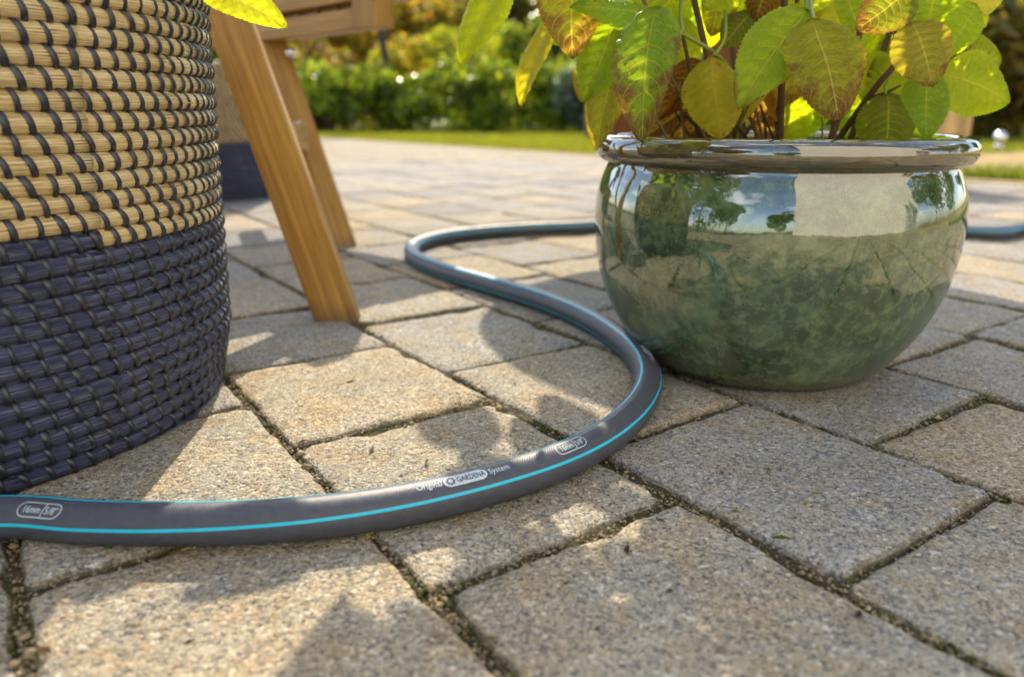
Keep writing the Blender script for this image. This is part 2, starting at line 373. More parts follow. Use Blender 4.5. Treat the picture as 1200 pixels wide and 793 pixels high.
def stone_mesh(w, h, hi, seed):
    """slab of size w x h centred at 0, top about z=0, worn irregular edge"""
    r = random.Random(seed)
    npt = 26 if hi == 2 else (9 if hi == 1 else 3)
    g = .0022
    W, H = w / 2 - g, h / 2 - g
    cor = [(-W, -H), (W, -H), (W, H), (-W, H)]
    cor = [(x + r.uniform(-.0022, .0022), y + r.uniform(-.0022, .0022)) for x, y in cor]
    rad = [r.uniform(.004, .010) for _ in range(4)]
    if hi == 2 and r.random() < .35: rad[r.randrange(4)] *= 1.9
    out = []
    ns = {2: 6, 1: 3, 0: 1}[hi]
    for q in range(4):
        c0 = Vector(cor[q]); p = Vector(cor[q - 1]); n = Vector(cor[(q + 1) % 4]); rr = rad[q]
        dp, dn = (p - c0).normalized(), (n - c0).normalized()
        A, B = c0 + dp * rr, c0 + dn * rr
        for j in range(ns + 1):
            t = j / max(ns, 1) if ns else .5
            out.append(((1 - t) ** 2 * A + 2 * t * (1 - t) * c0 + t * t * B, 1))
        nr = rad[(q + 1) % 4]; E = n + (c0 - n).normalized() * nr
        for j in range(1, npt): out.append((B.lerp(E, j / npt), 0))
    # chips and waviness along the edge
    m = len(out); ph = [r.uniform(0, 6.28) for _ in range(5)]; pts = []
    chips = [(r.randrange(m), r.uniform(1.2, 3.2), r.uniform(.001, .0032)) for _ in range(4 if hi == 2 else 0)]
    lo_ = [0.0] * m
    for j, (p, _) in enumerate(out):
        s = 2 * math.pi * j / m
        d = .0005 * math.sin(5 * s + ph[0]) + .0005 * math.sin(13 * s + ph[1]) + .0004 * math.sin(29 * s + ph[2])
        if hi == 2: d += r.uniform(-.0006, .0006)
        for cj, wd, dp in chips:
            q = min(abs(j - cj), m - abs(j - cj)) / wd
            if q < 2: e = dp * math.exp(-q * q); d -= e; lo_[j] += e * .6
        pts.append(p + p.normalized() * d)
    rings = [(0, -.045), (0, -.0065), (.0008, -.0028), (.0026, -.0009), (.0058, -.0001)] if hi else [(0, -.03), (0, -.005), (.006, 0)]
    if hi == 2: rings += [(.014, .0002), (.035, .0002)]
    V = []; F = []
    for k, (ins, z) in enumerate(rings):
        for j, p in enumerate(pts):
            f = 1 - ins / max(p.length, .02)
            zz = z - (lo_[j] * (1.2 if ins < .003 else .7 if ins < .006 else .2) if k > 0 else 0)
            if hi == 2 and k >= 2: zz += .0005 * math.sin(p.x * 60 + ph[3]) * math.sin(p.y * 70 + ph[4]) + r.uniform(-.00025, .00025)
            V.append((p.x * f, p.y * f, zz))
    for k in range(len(rings) - 1):
        for j in range(m): F.append((k * m + j, k * m + (j + 1) % m, (k + 1) * m + (j + 1) % m, (k + 1) * m + j))
    V.append((0, 0, .0002)); c = len(V) - 1; kk = (len(rings) - 1) * m
    for j in range(m): F.append((kk + j, kk + (j + 1) % m, c))
    return V, F
pool = {}
farV, farF = [], []
for idx, (inv, d, a0, a1, b0, b1, c) in enumerate(stones):
    r = random.Random(idx * 13 + 5)
    hi = 2 if (idx < 56 and not inv) else 1 if idx < 300 else 0
    Mx = Matrix.Translation(c + Vector((0, 0, r.uniform(-.0014, .0008)))) @ Matrix.Rotation(GA + r.uniform(-.006, .006), 4, 'Z') @ Matrix.Rotation(r.uniform(-.006, .006), 4, 'X') @ Matrix.Rotation(r.uniform(-.006, .006), 4, 'Y')
    if idx < 300:
        if hi == 2: me = pymesh('paving_stone', *stone_mesh(a1 - a0, b1 - b0, 2, idx)); sc = (1, 1, 1); me.materials.append(M['stone'])
        else:
            key = idx % 8
            if key not in pool: pool[key] = pymesh('paving_stone', *stone_mesh(.18, .156, 1, 900 + key)); pool[key].materials.append(M['stone'])
            me = pool[key]; sc = ((a1 - a0) / .18, (b1 - b0) / .156, 1)
        o = link('paving_stone', me, None, patio); o.matrix_local = Mx @ Matrix.Diagonal((*sc, 1))
    else:
        v, f = stone_mesh(a1 - a0, b1 - b0, 0, idx); k = len(farV)
        farV += [Mx @ Vector(p) for p in v]; farF += [tuple(i + k for i in g) for g in f]
kind(link('distant_paving', pymesh('distant_paving', farV, farF), M['stone'], patio), 'stuff')

# loose grit, pebbles, moss and little blades in the joints near the camera
def joint_points(n, seed, amax=1.35):
    r = random.Random(seed); res = []
    near = [s for s in stones if s[0] == 0 and s[1] < amax]
    while len(res) < n:
        _, d, a0, a1, b0, b1, c = near[min(int(r.random() ** 1.5 * len(near)), len(near) - 1)]
        if r.random() < .6: a, b = r.uniform(a0, a1), r.choice([b0, b1]) + r.gauss(0, .0028)
        else: a, b = r.choice([a0, a1]) + r.gauss(0, .0028), r.uniform(b0, b1)
        res.append(grid(a, b))
    return res
def blob(r, s, fl=.7):
    V = []; 
    for v in [(0, 0, 1), (.9, 0, .1), (.28, .86, .1), (-.73, .53, .1), (-.73, -.53, .1), (.28, -.86, .1), (0, 0, -.8)]:
        q = r.uniform(.75, 1.2); V.append(Vector((v[0] * s * q, v[1] * s * r.uniform(.7, 1.1), v[2] * s * fl)))
    F = [(0, 1, 2), (0, 2, 3), (0, 3, 4), (0, 4, 5), (0, 5, 1), (6, 2, 1), (6, 3, 2), (6, 4, 3), (6, 5, 4), (6, 1, 5)]
    a = r.uniform(0, 6.28); Rz = Matrix.Rotation(a, 3, 'Z'); return [Rz @ v for v in V], F
r = random.Random(11); V, F = [], []
for p in joint_points(12000, 21):
    s = r.choice([.0005, .0007, .0009, .0012, .0015]) * r.uniform(.7, 1.3)
    if r.random() < .02: s *= 1.8
    v, f = blob(r, s); k = len(V); z = -.0038 + r.uniform(0, .0016)
    V += [q + Vector((p.x, p.y, z)) for q in v]; F += [tuple(i + k for i in g) for g in f]
for _ in range(420):
    if r.random() < .6: q = r.uniform(3.4, 6.1); p = Vector((.2155 + (.1 + abs(r.gauss(0, .006))) * math.cos(q), .64 + (.1 + abs(r.gauss(0, .006))) * math.sin(q), 0))
    else: q = r.uniform(-1.6, .6); p = Vector((-.42 + (.199 + abs(r.gauss(0, .007))) * math.cos(q), .52 + (.199 + abs(r.gauss(0, .007))) * math.sin(q), 0))
    v, f = blob(r, r.uniform(.0004, .0011)); k = len(V); V += [q_ + Vector((p.x, p.y, .0006)) for q_ in v]; F += [tuple(i + k for i in g) for g in f]
for px, py, s in [(525, 340, .0042), (557, 347, .0050), (541, 343, .0032), (457, 404, .0042), (573, 469, .0036), (585, 476, .0042), (611, 486, .0034), (352, 529, .0042), (346, 520, .0028), (358, 545, .0042), (372, 560, .0036), (505, 687, .0032), (535, 735, .003), (27, 742, .0032), (34, 762, .004), (560, 464, .004), (283, 478, .003), (276, 484, .0026), (482, 494, .003), (475, 497, .0026)]:
    v, f = blob(r, s); k = len(V); p = gp(px, py)
    V += [q + Vector((p.x, p.y, -.0015)) for q in v]; F += [tuple(i + k for i in g) for g in f]
kind(link('joint_gravel', pymesh('joint_gravel', V, F), M['pebble']), 'stuff')
V, F = [], []
mosspts = []
centres = joint_points(170, 5)
for c in centres:
    for _ in range(r.randint(8, 30)): mosspts.append(c + Vector((r.gauss(0, .006), r.gauss(0, .006), 0)))
def in_joint(p):
    a, b = p.dot(DA), p.dot(DB)
    for i in range(-9, 17):
        if abs(b - bline(i)) < .0050: return True
    return False
for p in mosspts:
    if not in_joint(p): continue
    v, f = blob(r, r.uniform(.0009, .0022), .9); k = len(V)
    V += [q + Vector((p.x, p.y, -.0034 + r.uniform(0, .0012))) for q in v]; F += [tuple(i + k for i in g) for g in f]
kind(link('joint_moss', pymesh('joint_moss', V, F), M['moss']), 'stuff')
def tint_attr(me, cols_per_face):
    a = me.attributes.new('tint', 'FLOAT_COLOR', 'FACE'); arr = np.ones((len(me.polygons), 4)); arr[:, :3] = cols_per_face; a.data.foreach_set('color', arr.ravel())
# grass clippings and tiny weeds lying on the paving
V, F, C = [], [], []
clip = [(955, 580, .009), (862, 601, .005), (944, 592, .004), (915, 632, .0), (785, 695, .004), (1060, 548, .003), (125, 645, .004), (205, 541, .006), (222, 755, .005), (1185, 489, .003), (630, 590, .003), (815, 472, .003), (640, 545, .004), (355, 519, .007), (290, 470, .008), (665, 528, .006), (995, 682, .008), (1070, 640, .004), (900, 552, .003), (846, 556, .003), (1100, 422, .003), (700, 740, .003), (1150, 400, .003), (470, 560, .003)]
for px, py, ln in clip:
    ln = ln or .012; p = gp(px, py); a = r.uniform(-.6, .9); d = Vector((math.cos(a), math.sin(a), 0)); n_ = Vector((-d.y, d.x, 0)); k = len(V)
    wd = .0009
    V += [p - d * ln / 2 + Vector((0, 0, .001)), p + n_ * wd + Vector((0, 0, .0022)), p + d * ln / 2 + Vector((0, 0, .0014)), p - n_ * wd + Vector((0, 0, .0012))]
    F.append((k, k + 1, k + 2, k + 3)); C.append(r.choice([(.10, .16, .015), (.06, .10, .01), (.20, .22, .02), (.07, .05, .02)]))
for _ in range(34):
    p = gp(rs.uniform(20, 1190), 300 + 490 * rs.random() ** .8); a = rs.uniform(0, 6.28); d = Vector((math.cos(a), math.sin(a), 0)); n_ = Vector((-d.y, d.x, 0)); ln = rs.uniform(.002, .0055); k = len(V)
    V += [p - d * ln + Vector((0, 0, .0008)), p + n_ * ln * rs.uniform(.2, .5) + Vector((0, 0, rs.uniform(.001, .003))), p + d * ln + Vector((0, 0, .001)), p - n_ * ln * rs.uniform(.2, .5) + Vector((0, 0, .0008))]
    F.append((k, k + 1, k + 2, k + 3)); C.append(rs.choice([(.10, .055, .02), (.05, .032, .015), (.20, .13, .05), (.12, .12, .02)]))
for c in joint_points(90, 77, 1.0):
    for _ in range(r.randint(1, 4)):
        h = r.uniform(.003, .009); a = r.uniform(0, 6.28); d = Vector((math.cos(a), math.sin(a), 0)); b_ = c + d * .002; b_.z = -.004; k = len(V); n_ = Vector((-d.y, d.x, 0)) * .0008
        V += [b_ - n_, b_ + n_, b_ + d * h * .8 + Vector((0, 0, h))]; F.append((k, k + 1, k + 2)); C.append(r.choice([(.12, .17, .02), (.2, .2, .03), (.16, .12, .05)]))
me = pymesh('grass_clippings', V, F); tint_attr(me, C); kind(link('grass_clippings', me, M['grass'], smooth=False), 'stuff')

# lawn blades
n = 60000
a = rng.uniform(-9.5, -2.1, n); b = EDGE_B + .05 + rng.uniform(0, 1, n) ** 1.5 * 4.4
base = np.outer(a, np.array(DA)) + np.outer(b, np.array(DB)); base[:, 2] = -.006
th = rng.uniform(0, 6.283, n); hh = rng.uniform(.025, .055, n); ww = rng.uniform(.0025, .005, n)
dx = np.stack([np.cos(th), np.sin(th), np.zeros(n)], 1); lean = rng.normal(0, .016, (n, 3)); lean[:, 2] = hh
V = np.stack([base - dx * ww[:, None], base + dx * ww[:, None], base + lean], 1).reshape(-1, 3)
me = bpy.data.meshes.new('lawn_grass'); me.from_pydata(V.tolist(), [], np.arange(n * 3).reshape(-1, 3).tolist())
g0 = np.array([(.16, .22, .02)]); me_c = g0 * rng.uniform(.65, 1.5, (n, 1)) + np.stack([rng.uniform(0, .10, n), np.zeros(n), np.zeros(n)], 1); tint_attr(me, me_c)
kind(link('lawn_grass', me, M['grass'], smooth=False), 'stuff')
n = 5000
a = rng.uniform(-2.1, .6, n); b = EDGE_B + .06 + np.abs(rng.normal(0, .13, n))
base = np.outer(a, np.array(DA)) + np.outer(b, np.array(DB)); base[:, 2] = -.006
th = rng.uniform(0, 6.283, n); hh = rng.uniform(.02, .07, n); dx = np.stack([np.cos(th), np.sin(th), np.zeros(n)], 1) * .004
lean = rng.normal(0, .018, (n, 3)); lean[:, 2] = hh
V = np.stack([base - dx, base + dx, base + lean], 1).reshape(-1, 3)
me = bpy.data.meshes.new('bed_edge_grass'); me.from_pydata(V.tolist(), [], np.arange(n * 3).reshape(-1, 3).tolist())
tint_attr(me, np.array([(.15, .19, .02)]) * rng.uniform(.7, 1.5, (n, 1))); kind(link('bed_edge_grass', me, M['grass'], smooth=False), 'stuff')

# ------------------------------------------------------------ house behind the camera (reflected in the glaze, throws light back)
hs = tag(empty('house', (5.5, -2.4, 0)), 'white rendered house with tiled roof mirrored in the glazed pot', 'house')
bm = bmesh.new(); box_bm(bm, (0, -3, 2.9), (11, 6, 5.8)); link('wall', bmmesh('wall', bm), M['render'], hs, smooth=False)
bm = bmesh.new()
v = [bm.verts.new(p) for p in [(-5.9, .4, 5.803), (5.9, .4, 5.803), (5.9, -6.4, 5.803), (-5.9, -6.4, 5.803), (-5.9, -3, 8.2), (5.9, -3, 8.2)]]
for f in [(0, 1, 5, 4), (2, 3, 4, 5), (0, 4, 3), (1, 2, 5), (3, 2, 1, 0)]: bm.faces.new([v[i] for i in f])
link('roof', bmmesh('roof', bm), M['roof'], hs, smooth=False)
for x in (1.6, 4.0):
    bm = bmesh.new()
    for c, s in [((x, .03, 1.25), (1.1, .06, .07)), ((x, .03, 2.25), (1.1, .06, .07)), ((x - .52, .03, 1.75), (.07, .06, .93)), ((x + .52, .03, 1.75), (.07, .06, .93)), ((x, .03, 1.75), (.05, .05, .93))]: box_bm(bm, c, s)
    fr = link('window', bmmesh('window', bm), M['frame'], hs, smooth=False)
    bm = bmesh.new(); box_bm(bm, (x, .012, 1.75), (.96, .012, .92)); link('pane', bmmesh('pane', bm), M['glass'], fr, smooth=False)

# ------------------------------------------------------------ shrubs and trees
def crown_mesh(name, n, rad, cols, leaf=.05, clumps=14, seed=0, up=.0, aspect=1.6):
    """leaf-sized bent faces spread in clumps through an ellipsoid of radii rad (unit centre at 0)"""
    g = np.random.default_rng(seed)
    cc = g.normal(0, 1, (clumps, 3)); cc /= np.linalg.norm(cc, axis=1)[:, None]; cc *= g.uniform(.35, .92, (clumps, 1))
    cr_ = g.uniform(.28, .52, clumps)
    which = g.integers(0, clumps, n)
    p = g.normal(0, 1, (n, 3)); p /= np.linalg.norm(p, axis=1)[:, None]; p *= g.uniform(.35, 1, (n, 1)) ** .5
    p = cc[which] + p * cr_[which][:, None]
    p = p * np.array(rad)
    d = g.normal(0, 1, (n, 3)); d[:, 2] -= .4; d /= np.linalg.norm(d, axis=1)[:, None]
    e = np.cross(d, g.normal(0, 1, (n, 3))); e /= np.linalg.norm(e, axis=1)[:, None]
    s = leaf * g.uniform(.6, 1.4, (n, 1)); nn = np.cross(d, e)
    V = np.stack([p - d * s * aspect * .5, p + e * s * .45 + nn * s * .12, p + d * s * aspect * .5, p - e * s * .45 + nn * s * .12], 1).reshape(-1, 3)
    me = bpy.data.meshes.new(name); q = np.arange(n) * 4
    f = np.concatenate([np.stack([q, q + 1, q + 2], 1), np.stack([q, q + 2, q + 3], 1)]); me.from_pydata(V.tolist(), [], f.tolist())
    cols = np.array(cols); tone = g.uniform(.6, 1.35, clumps)
    c = cols[g.integers(0, len(cols), n)] * g.uniform(.75, 1.3, (n, 1)) * tone[which][:, None]
    tint_attr(me, np.concatenate([c, c])); return me
DARK = [(.055, .10, .012), (.085, .14, .016), (.12, .18, .022)]
BRIGHT = [(.27, .34, .025), (.38, .42, .03), (.18, .25, .02), (.48, .46, .05)]
GOLD = [(.60, .42, .045), (.48, .34, .04), (.44, .42, .05), (.46, .24, .05)]
SILVER = [(.20, .26, .20), (.28, .34, .30), (.14, .20, .14)]
RUST = [(.26, .14, .05), (.19, .13, .04), (.16, .16, .03)]
WILLOW = [(.26, .22, .05), (.36, .27, .08), (.15, .16, .04)]
def limb_mesh(name, h, r0, crown_c, crown_r, k, seed, lean=(0, 0)):
    r = random.Random(seed); parts = []
    top = Vector((lean[0], lean[1], h))
    pts = spline([(0, 0, -.06), (lean[0] * .3 + r.uniform(-.03, .03), lean[1] * .3, h * .4), top], 5)
    parts.append(tube(pts, np.linspace(r0, r0 * .45, len(pts)), 8))
    for i in range(k):
        t = r.uniform(.35, .95); b = pts[int(t * (len(pts) - 1))]; a = r.uniform(0, 6.28)
        e = Vector((crown_c[0] + math.cos(a) * crown_r[0] * .7, crown_c[1] + math.sin(a) * crown_r[1] * .7, crown_c[2] + r.uniform(-.3, .6) * crown_r[2]))
        q = spline([b, b.lerp(e, .5) + Vector((0, 0, .06)), e], 4); parts.append(tube(q, np.linspace(r0 * .45, r0 * .12, len(q)), 6))
    V, F, U = join_meshes(parts); return pymesh(name, V, F)
def shrub(name, x, y, h, w, cols, n, leaf, seed, label, cat, group=None, trunk=.0, aspect=1.6):
    o = tag(empty(name, (x, y, 0), seed * .7), label, cat, group)
    z0 = trunk; rad = (w / 2, w / 2 * .85, (h - z0) / 2)
    c = (0, 0, z0 + (h - z0) / 2)
    link('crown', crown_mesh('crown', n, rad, cols, leaf, 16, seed, aspect=aspect), M['fol'], o, c, smooth=False)
    link('trunk', limb_mesh('trunk', z0 + (h - z0) * .55, .03 + trunk * .03, c, rad, 6, seed), M['bark'], o)
    return o
HG = 'dark green shrubs along the far side of the lawn'
dark_lab = ['dark green clipped shrub behind the wooden chair leg at the lawn edge', 'low dark shrub on the lawn edge just right of the wooden chair',
            'dark green shrub in the middle of the far lawn edge', 'dark leafy shrub beyond the lawn under the hanging yellow leaves',
            'dark green shrub beside the slim brown post', 'dark shrub glimpsed past the left leaves of the potted hydrangea',
            'dark shrub behind the middle of the potted hydrangea', 'dark green shrub behind the right half of the potted hydrangea', 'dark low shrub behind the right rim of the glazed pot']
for i, lab in enumerate(dark_lab):
    shrub('garden_shrub', -3.1 + i * .93, 9.2 + rs.uniform(-.15, .3), .78 + rs.uniform(-.12, .2), 1.25, DARK + BRIGHT[:2] + BRIGHT[2:3] * 2, 3400, .05, 100 + i, lab, 'shrub', HG)
bl = [('yellow green shrub rising behind the wooden chair seat', -2.7, 11.2, 1.25, BRIGHT + RUST), ('bright yellow green bush above the dark shrubs left of centre', -1.55, 11.0, 1.35, BRIGHT + GOLD[:2]),
      ('pale lime bush catching the sun above the middle of the hedge', -.55, 10.9, 1.25, BRIGHT), ('lime green bush behind the hanging yellow leaf', .25, 11.3, 1.5, BRIGHT + DARK),
      ('light green bush behind the left side of the potted hydrangea', 1.9, 11.2, 1.5, BRIGHT + DARK[2:]), ('light green bush behind the right side of the potted hydrangea', 3.6, 11.0, 1.6, BRIGHT + DARK[2:])]
for i, (lab, x, y, h, c) in enumerate(bl): shrub('flowering_bush', x, y, h, 1.5, c, 3800, .06, 200 + i, lab, 'bush', 'sunlit bushes behind the dark shrubs')
shrub('lavender_bush', .82, 8.75, .82, .75, SILVER, 2500, .045, 301, 'silvery blue green bush just left of the slim brown post', 'bush', aspect=2.6)
shrub('rust_bush', -2.35, 9.9, 1.05, 1.0, RUST + [(.20, .07, .05)], 2500, .05, 302, 'reddish brown bush peeping between chair seat and green hedge', 'bush')
tl = [('golden_tree', 'golden leaved small tree beyond the wooden chair seat', -3.2, 13.6, 2.5, GOLD, 1), ('golden_tree', 'small autumn tree with yellow leaves and a bare grey trunk right of the chair seat', -1.9, 13.4, 2.4, GOLD + BRIGHT[:1], 1),
      ('rusty_tree', 'rusty brown tree between chair seat and hanging leaves', -.55, 13.8, 2.5, RUST + BRIGHT[2:3], 1), ('dark_tree', 'dark green tree behind the hanging yellow leaves', .7, 13.9, 2.5, DARK + RUST[1:2], 1),
      ('dark_tree', 'dark tree behind the left leaves of the potted plant', 2.3, 13.8, 2.5, DARK + BRIGHT[2:3], 1), ('dark_tree', 'dark green tree behind the right leaves of the potted plant', 4.1, 13.4, 2.5, DARK + GOLD[2:3], 1),
      ('dark_tree', 'dark tree far left beyond the woven baskets', -4.6, 13.8, 2.6, DARK + BRIGHT[2:3], 1)]
for i, (nm, lab, x, y, h, c, k) in enumerate(tl): shrub(nm, x, y, h, 2.4, c, 6000, .08, 400 + i, lab, 'tree', 'trees closing the garden behind the bushes', trunk=.5)
# right-hand background past the pot
shrub('feathery_shrub', 4.15, 6.6, 1.5, 1.6, WILLOW, 4200, .09, 501, 'straw coloured feathery shrub at the right edge behind the pot', 'shrub', aspect=3.2)
shrub('dark_shrub', 3.3, 6.9, .75, 1.2, DARK, 2600, .05, 502, 'dark shade filled shrub just above the right rim of the pot', 'shrub')
shrub('dark_tree', 6.6, 9.4, 3.2, 2.6, DARK + WILLOW, 6000, .08, 503, 'dark brownish tree at the far right behind the feathery shrub', 'tree', 'trees closing the garden behind the bushes', trunk=.6)
shrub('dark_tree', 8.5, 7.0, 3.2, 2.6, DARK, 5000, .09, 504, 'dark tree standing off to the right beyond the patio', 'tree', trunk=.6)
# a distant belt of trees closing the view
V = []; n = 26000
g = np.random.default_rng(77)
me = crown_mesh('tree_belt', 30000, (15, .9, 1.5), DARK + DARK + BRIGHT[2:3] + RUST[:2], .16, 80, 78)
kind(link('tree_belt', me, M['fol'], None, (1, 17.5, 1.35), smooth=False), 'stuff')
# trees behind and beside the camera, seen only mirrored in the glaze
for i, (x, y, h, wd) in enumerate([(-4.6, -4.6, 3.4, 3.0), (-4.2, -2.0, 5.0, 3.4), (-3.6, .3, 4.6, 3.0), (-1.5, -8.5, 2.4, 3.4), (8.2, .4, 5.4, 4.2), (9.0, 3.6, 5.0, 4.0)]):
    shrub('garden_tree', x, y, h, wd, DARK + BRIGHT[2:3], 5000, .11, 600 + i, ['broad green tree mirrored in the left of the pot', 'tall green tree mirrored at the left edge of the pot', 'rounded green tree left of the patio', 'low green tree mirrored under the cloudy sky in the pot', 'tall green tree mirrored at the right edge of the pot', 'rounded tall tree off to the right of the patio'][i], 'tree', None, trunk=.4)
# slim trunk, post, garden lamp
tr = tag(empty('bare_tree', at(457, 75, 10.0) * 1.0), 'thin bare grey trunk leaning between the chair seat and the bushes', 'tree'); tr.location.z = 0
link('trunk', limb_mesh('trunk', 3.0, .06, (0, 0, 2.6), (.6, .6, .5), 5, 9, (-.25, 0)), M['bark'], tr)
p = gp(689, 163); bm = bmesh.new(); box_bm(bm, (0, 0, .47), (.09, .09, 1.06), None, .008); box_bm(bm, (0, 0, 1.02), (.11, .11, .035), None, .006)
tag(link('fence_post', bmmesh('fence_post', bm), M['post'], None, (p.x, p.y - .2, 0), smooth=False), 'slim brown wooden post at the edge of the lawn left of the pot', 'post')
lp = at(1172, 161, 4.6); gl = tag(empty('garden_lamp', (lp.x, lp.y, 0)), 'small shiny garden light standing just right of the pot rim', 'lamp')
V, F, U = tube([(0, 0, -.03), (0, 0, .0), (0, 0, lp.z - .05)], .007, 8); link('stake', pymesh('stake', V, F), M['steel'], gl)
bm = bmesh.new(); bmesh.ops.create_uvsphere(bm, u_segments=16, v_segments=10, radius=.036); bmesh.ops.translate(bm, vec=(0, 0, lp.z), verts=bm.verts); link('globe', bmmesh('globe', bm), M['steel'], gl)
bm = bmesh.new(); bmesh.ops.create_cone(bm, cap_ends=True, segments=16, radius1=.03, radius2=.018, depth=.03); bmesh.ops.translate(bm, vec=(0, 0, lp.z - .05), verts=bm.verts); link('collar', bmmesh('collar', bm), M['steel'], gl)

# ------------------------------------------------------------ glazed pot
PC = Vector((.2155, .640, 0))
def lathe(profile, n=96):
    V = []; F = []; m = len(profile)
    for k in range(n):
        a = 2 * math.pi * k / n
        for r_, z in profile: V.append((r_ * math.cos(a), r_ * math.sin(a), z))
    for k in range(n):
        for j in range(m - 1):
            F.append((k * m + j, ((k + 1) % n) * m + j, ((k + 1) % n) * m + j + 1, k * m + j + 1))
    return V, F
pot = tag(empty('glazed_pot', PC), 'round green glazed ceramic pot with a rolled rim standing on the paving', 'plant pot')
prof = spline([(.0, .0, .004), (.060, 0, .003), (.088, 0, .0), (.098, 0, .0045), (.109, 0, .015), (.128, 0, .045), (.1405, 0, .080), (.1450, 0, .115), (.1438, 0, .140), (.1402, 0, .154), (.1362, 0, .1640), (.1352, 0, .1680)], 5)
V, F = lathe([(v.x, v.z) for v in prof])
link('body', pymesh('body', V, F), M['glaze'], pot)
prof = spline([(.1342, 0, .1672), (.1395, 0, .1688), (.1440, 0, .1722), (.1460, 0, .1770), (.1456, 0, .1830), (.1425, 0, .1876), (.1365, 0, .1895), (.1305, 0, .1880), (.1270, 0, .1825), (.1255, 0, .170), (.125, 0, .14)], 5)
V, F = lathe([(v.x, v.z) for v in prof]); link('rim', pymesh('rim', V, F), M['glaze'], pot)
V, F = [(0, 0, .168)], []
for k, (rr, zz) in enumerate([(.05, .170), (.10, .166), (.1255, .162)]):
    for j in range(40):
        q = 2 * math.pi * j / 40; V.append((rr * math.cos(q), rr * math.sin(q), zz + rs.uniform(-.003, .003)))
for j in range(40): F.append((0, 1 + j, 1 + (j + 1) % 40))
for k in range(2):
    for j in range(40): F.append((1 + k * 40 + j, 1 + (k + 1) * 40 + j, 1 + (k + 1) * 40 + (j + 1) % 40, 1 + k * 40 + (j + 1) % 40))
link('soil', pymesh('soil', V, F), M['soil'], pot)

# ------------------------------------------------------------ leaves
def leaf(parent, base, tip, width, col, brown=.3, roll=0.0, fold=.25, curl=.15, face=None, seed=0, wide_at=.42, teeth=True, mat=None):
    """one serrated leaf as its own mesh; base/tip in world space; face = direction its upper side looks to"""
    r = random.Random(seed); base = Vector(base); tip = Vector(tip); ax = tip - base; ln = ax.length; ax.normalize()
    f = Vector(face) if face else Vector((0, -1, .25))
    f = (f - ax * f.dot(ax)).normalized(); f = Matrix.Rotation(roll, 3, ax) @ f
    sd = ax.cross(f)
    nt_, nu = 48, 5; V = []; F = []; U = []
    tw = r.uniform(-.25, .25); ph = r.uniform(0, 6.28)
    for i in range(nt_ + 1):
        t = i / nt_
        e = math.log(.5) / math.log(wide_at); wv = max(math.sin(math.pi * t ** e), 0) ** .64 * (1 - .20 * t) * 1.06
        wv = max(wv, .012 if i in (0, nt_) else 0)
        c = base + ax * (ln * t) - f * (curl * ln * (t * t - .15 * t)) + sd * (.03 * ln * math.sin(t * 3 + ph))
        a = tw * (t - .5); s2 = sd * math.cos(a) + f * math.sin(a); f2 = f * math.cos(a) - sd * math.sin(a)
        for j in range(-nu, nu + 1):
            u = j / nu; edge = wv * width / 2
            if teeth and abs(j) == nu and 0 < i < nt_: edge *= 1.0 + (.036 if i % 2 else -.02); 
            off = f2 * (fold * abs(u) * edge + .0017 * math.cos(2 * math.pi * (8.5 * t - .9 * abs(u) - 1.5 * abs(u) ** 2.2)) * min(abs(u) * 2.5, 1) * (1 - .75 * abs(u) ** 3) * (width / .05) - .26 * edge * abs(u) ** 3 * (1 + .5 * math.sin(ph + t * 6)))
            V.append(c + s2 * (u * edge) + off - ax * 0 - base); U.append((.5 + u / 2, t))
    m = 2 * nu + 1
    for i in range(nt_):
        for j in range(m - 1): F.append((i * m + j, (i + 1) * m + j, (i + 1) * m + j + 1, i * m + j + 1))
    o = link('leaf', pymesh('leaf', V, F, U), mat or M['leaf'], parent)
    o.matrix_world = Matrix.Translation(base); o.matrix_parent_inverse = parent.matrix_world.inverted() if False else Matrix.Identity(4)
    o.location = base - parent.location; o.color = (*col, brown)
    return o
def twig(name, parent, pts, r0, r1, mat, n=7):
    q = spline(pts, 6); V, F, U = tube(q, np.linspace(r0, r1, len(q)), n)
    return link(name, pymesh(name, [v - parent.location for v in V], F, U), mat, parent)
plant = tag(empty('hydrangea', PC + Vector((0, 0, .168))), 'leafy hydrangea turning yellow and brown, growing in the green glazed pot', 'potted plant')
LIME, GREEN, MID, YEL, OLIVE, PALE, TAN = (.48, .56, .010), (.36, .50, .010), (.26, .42, .012), (.62, .50, .035), (.38, .37, .014), (.70, .62, .10), (.42, .27, .07)
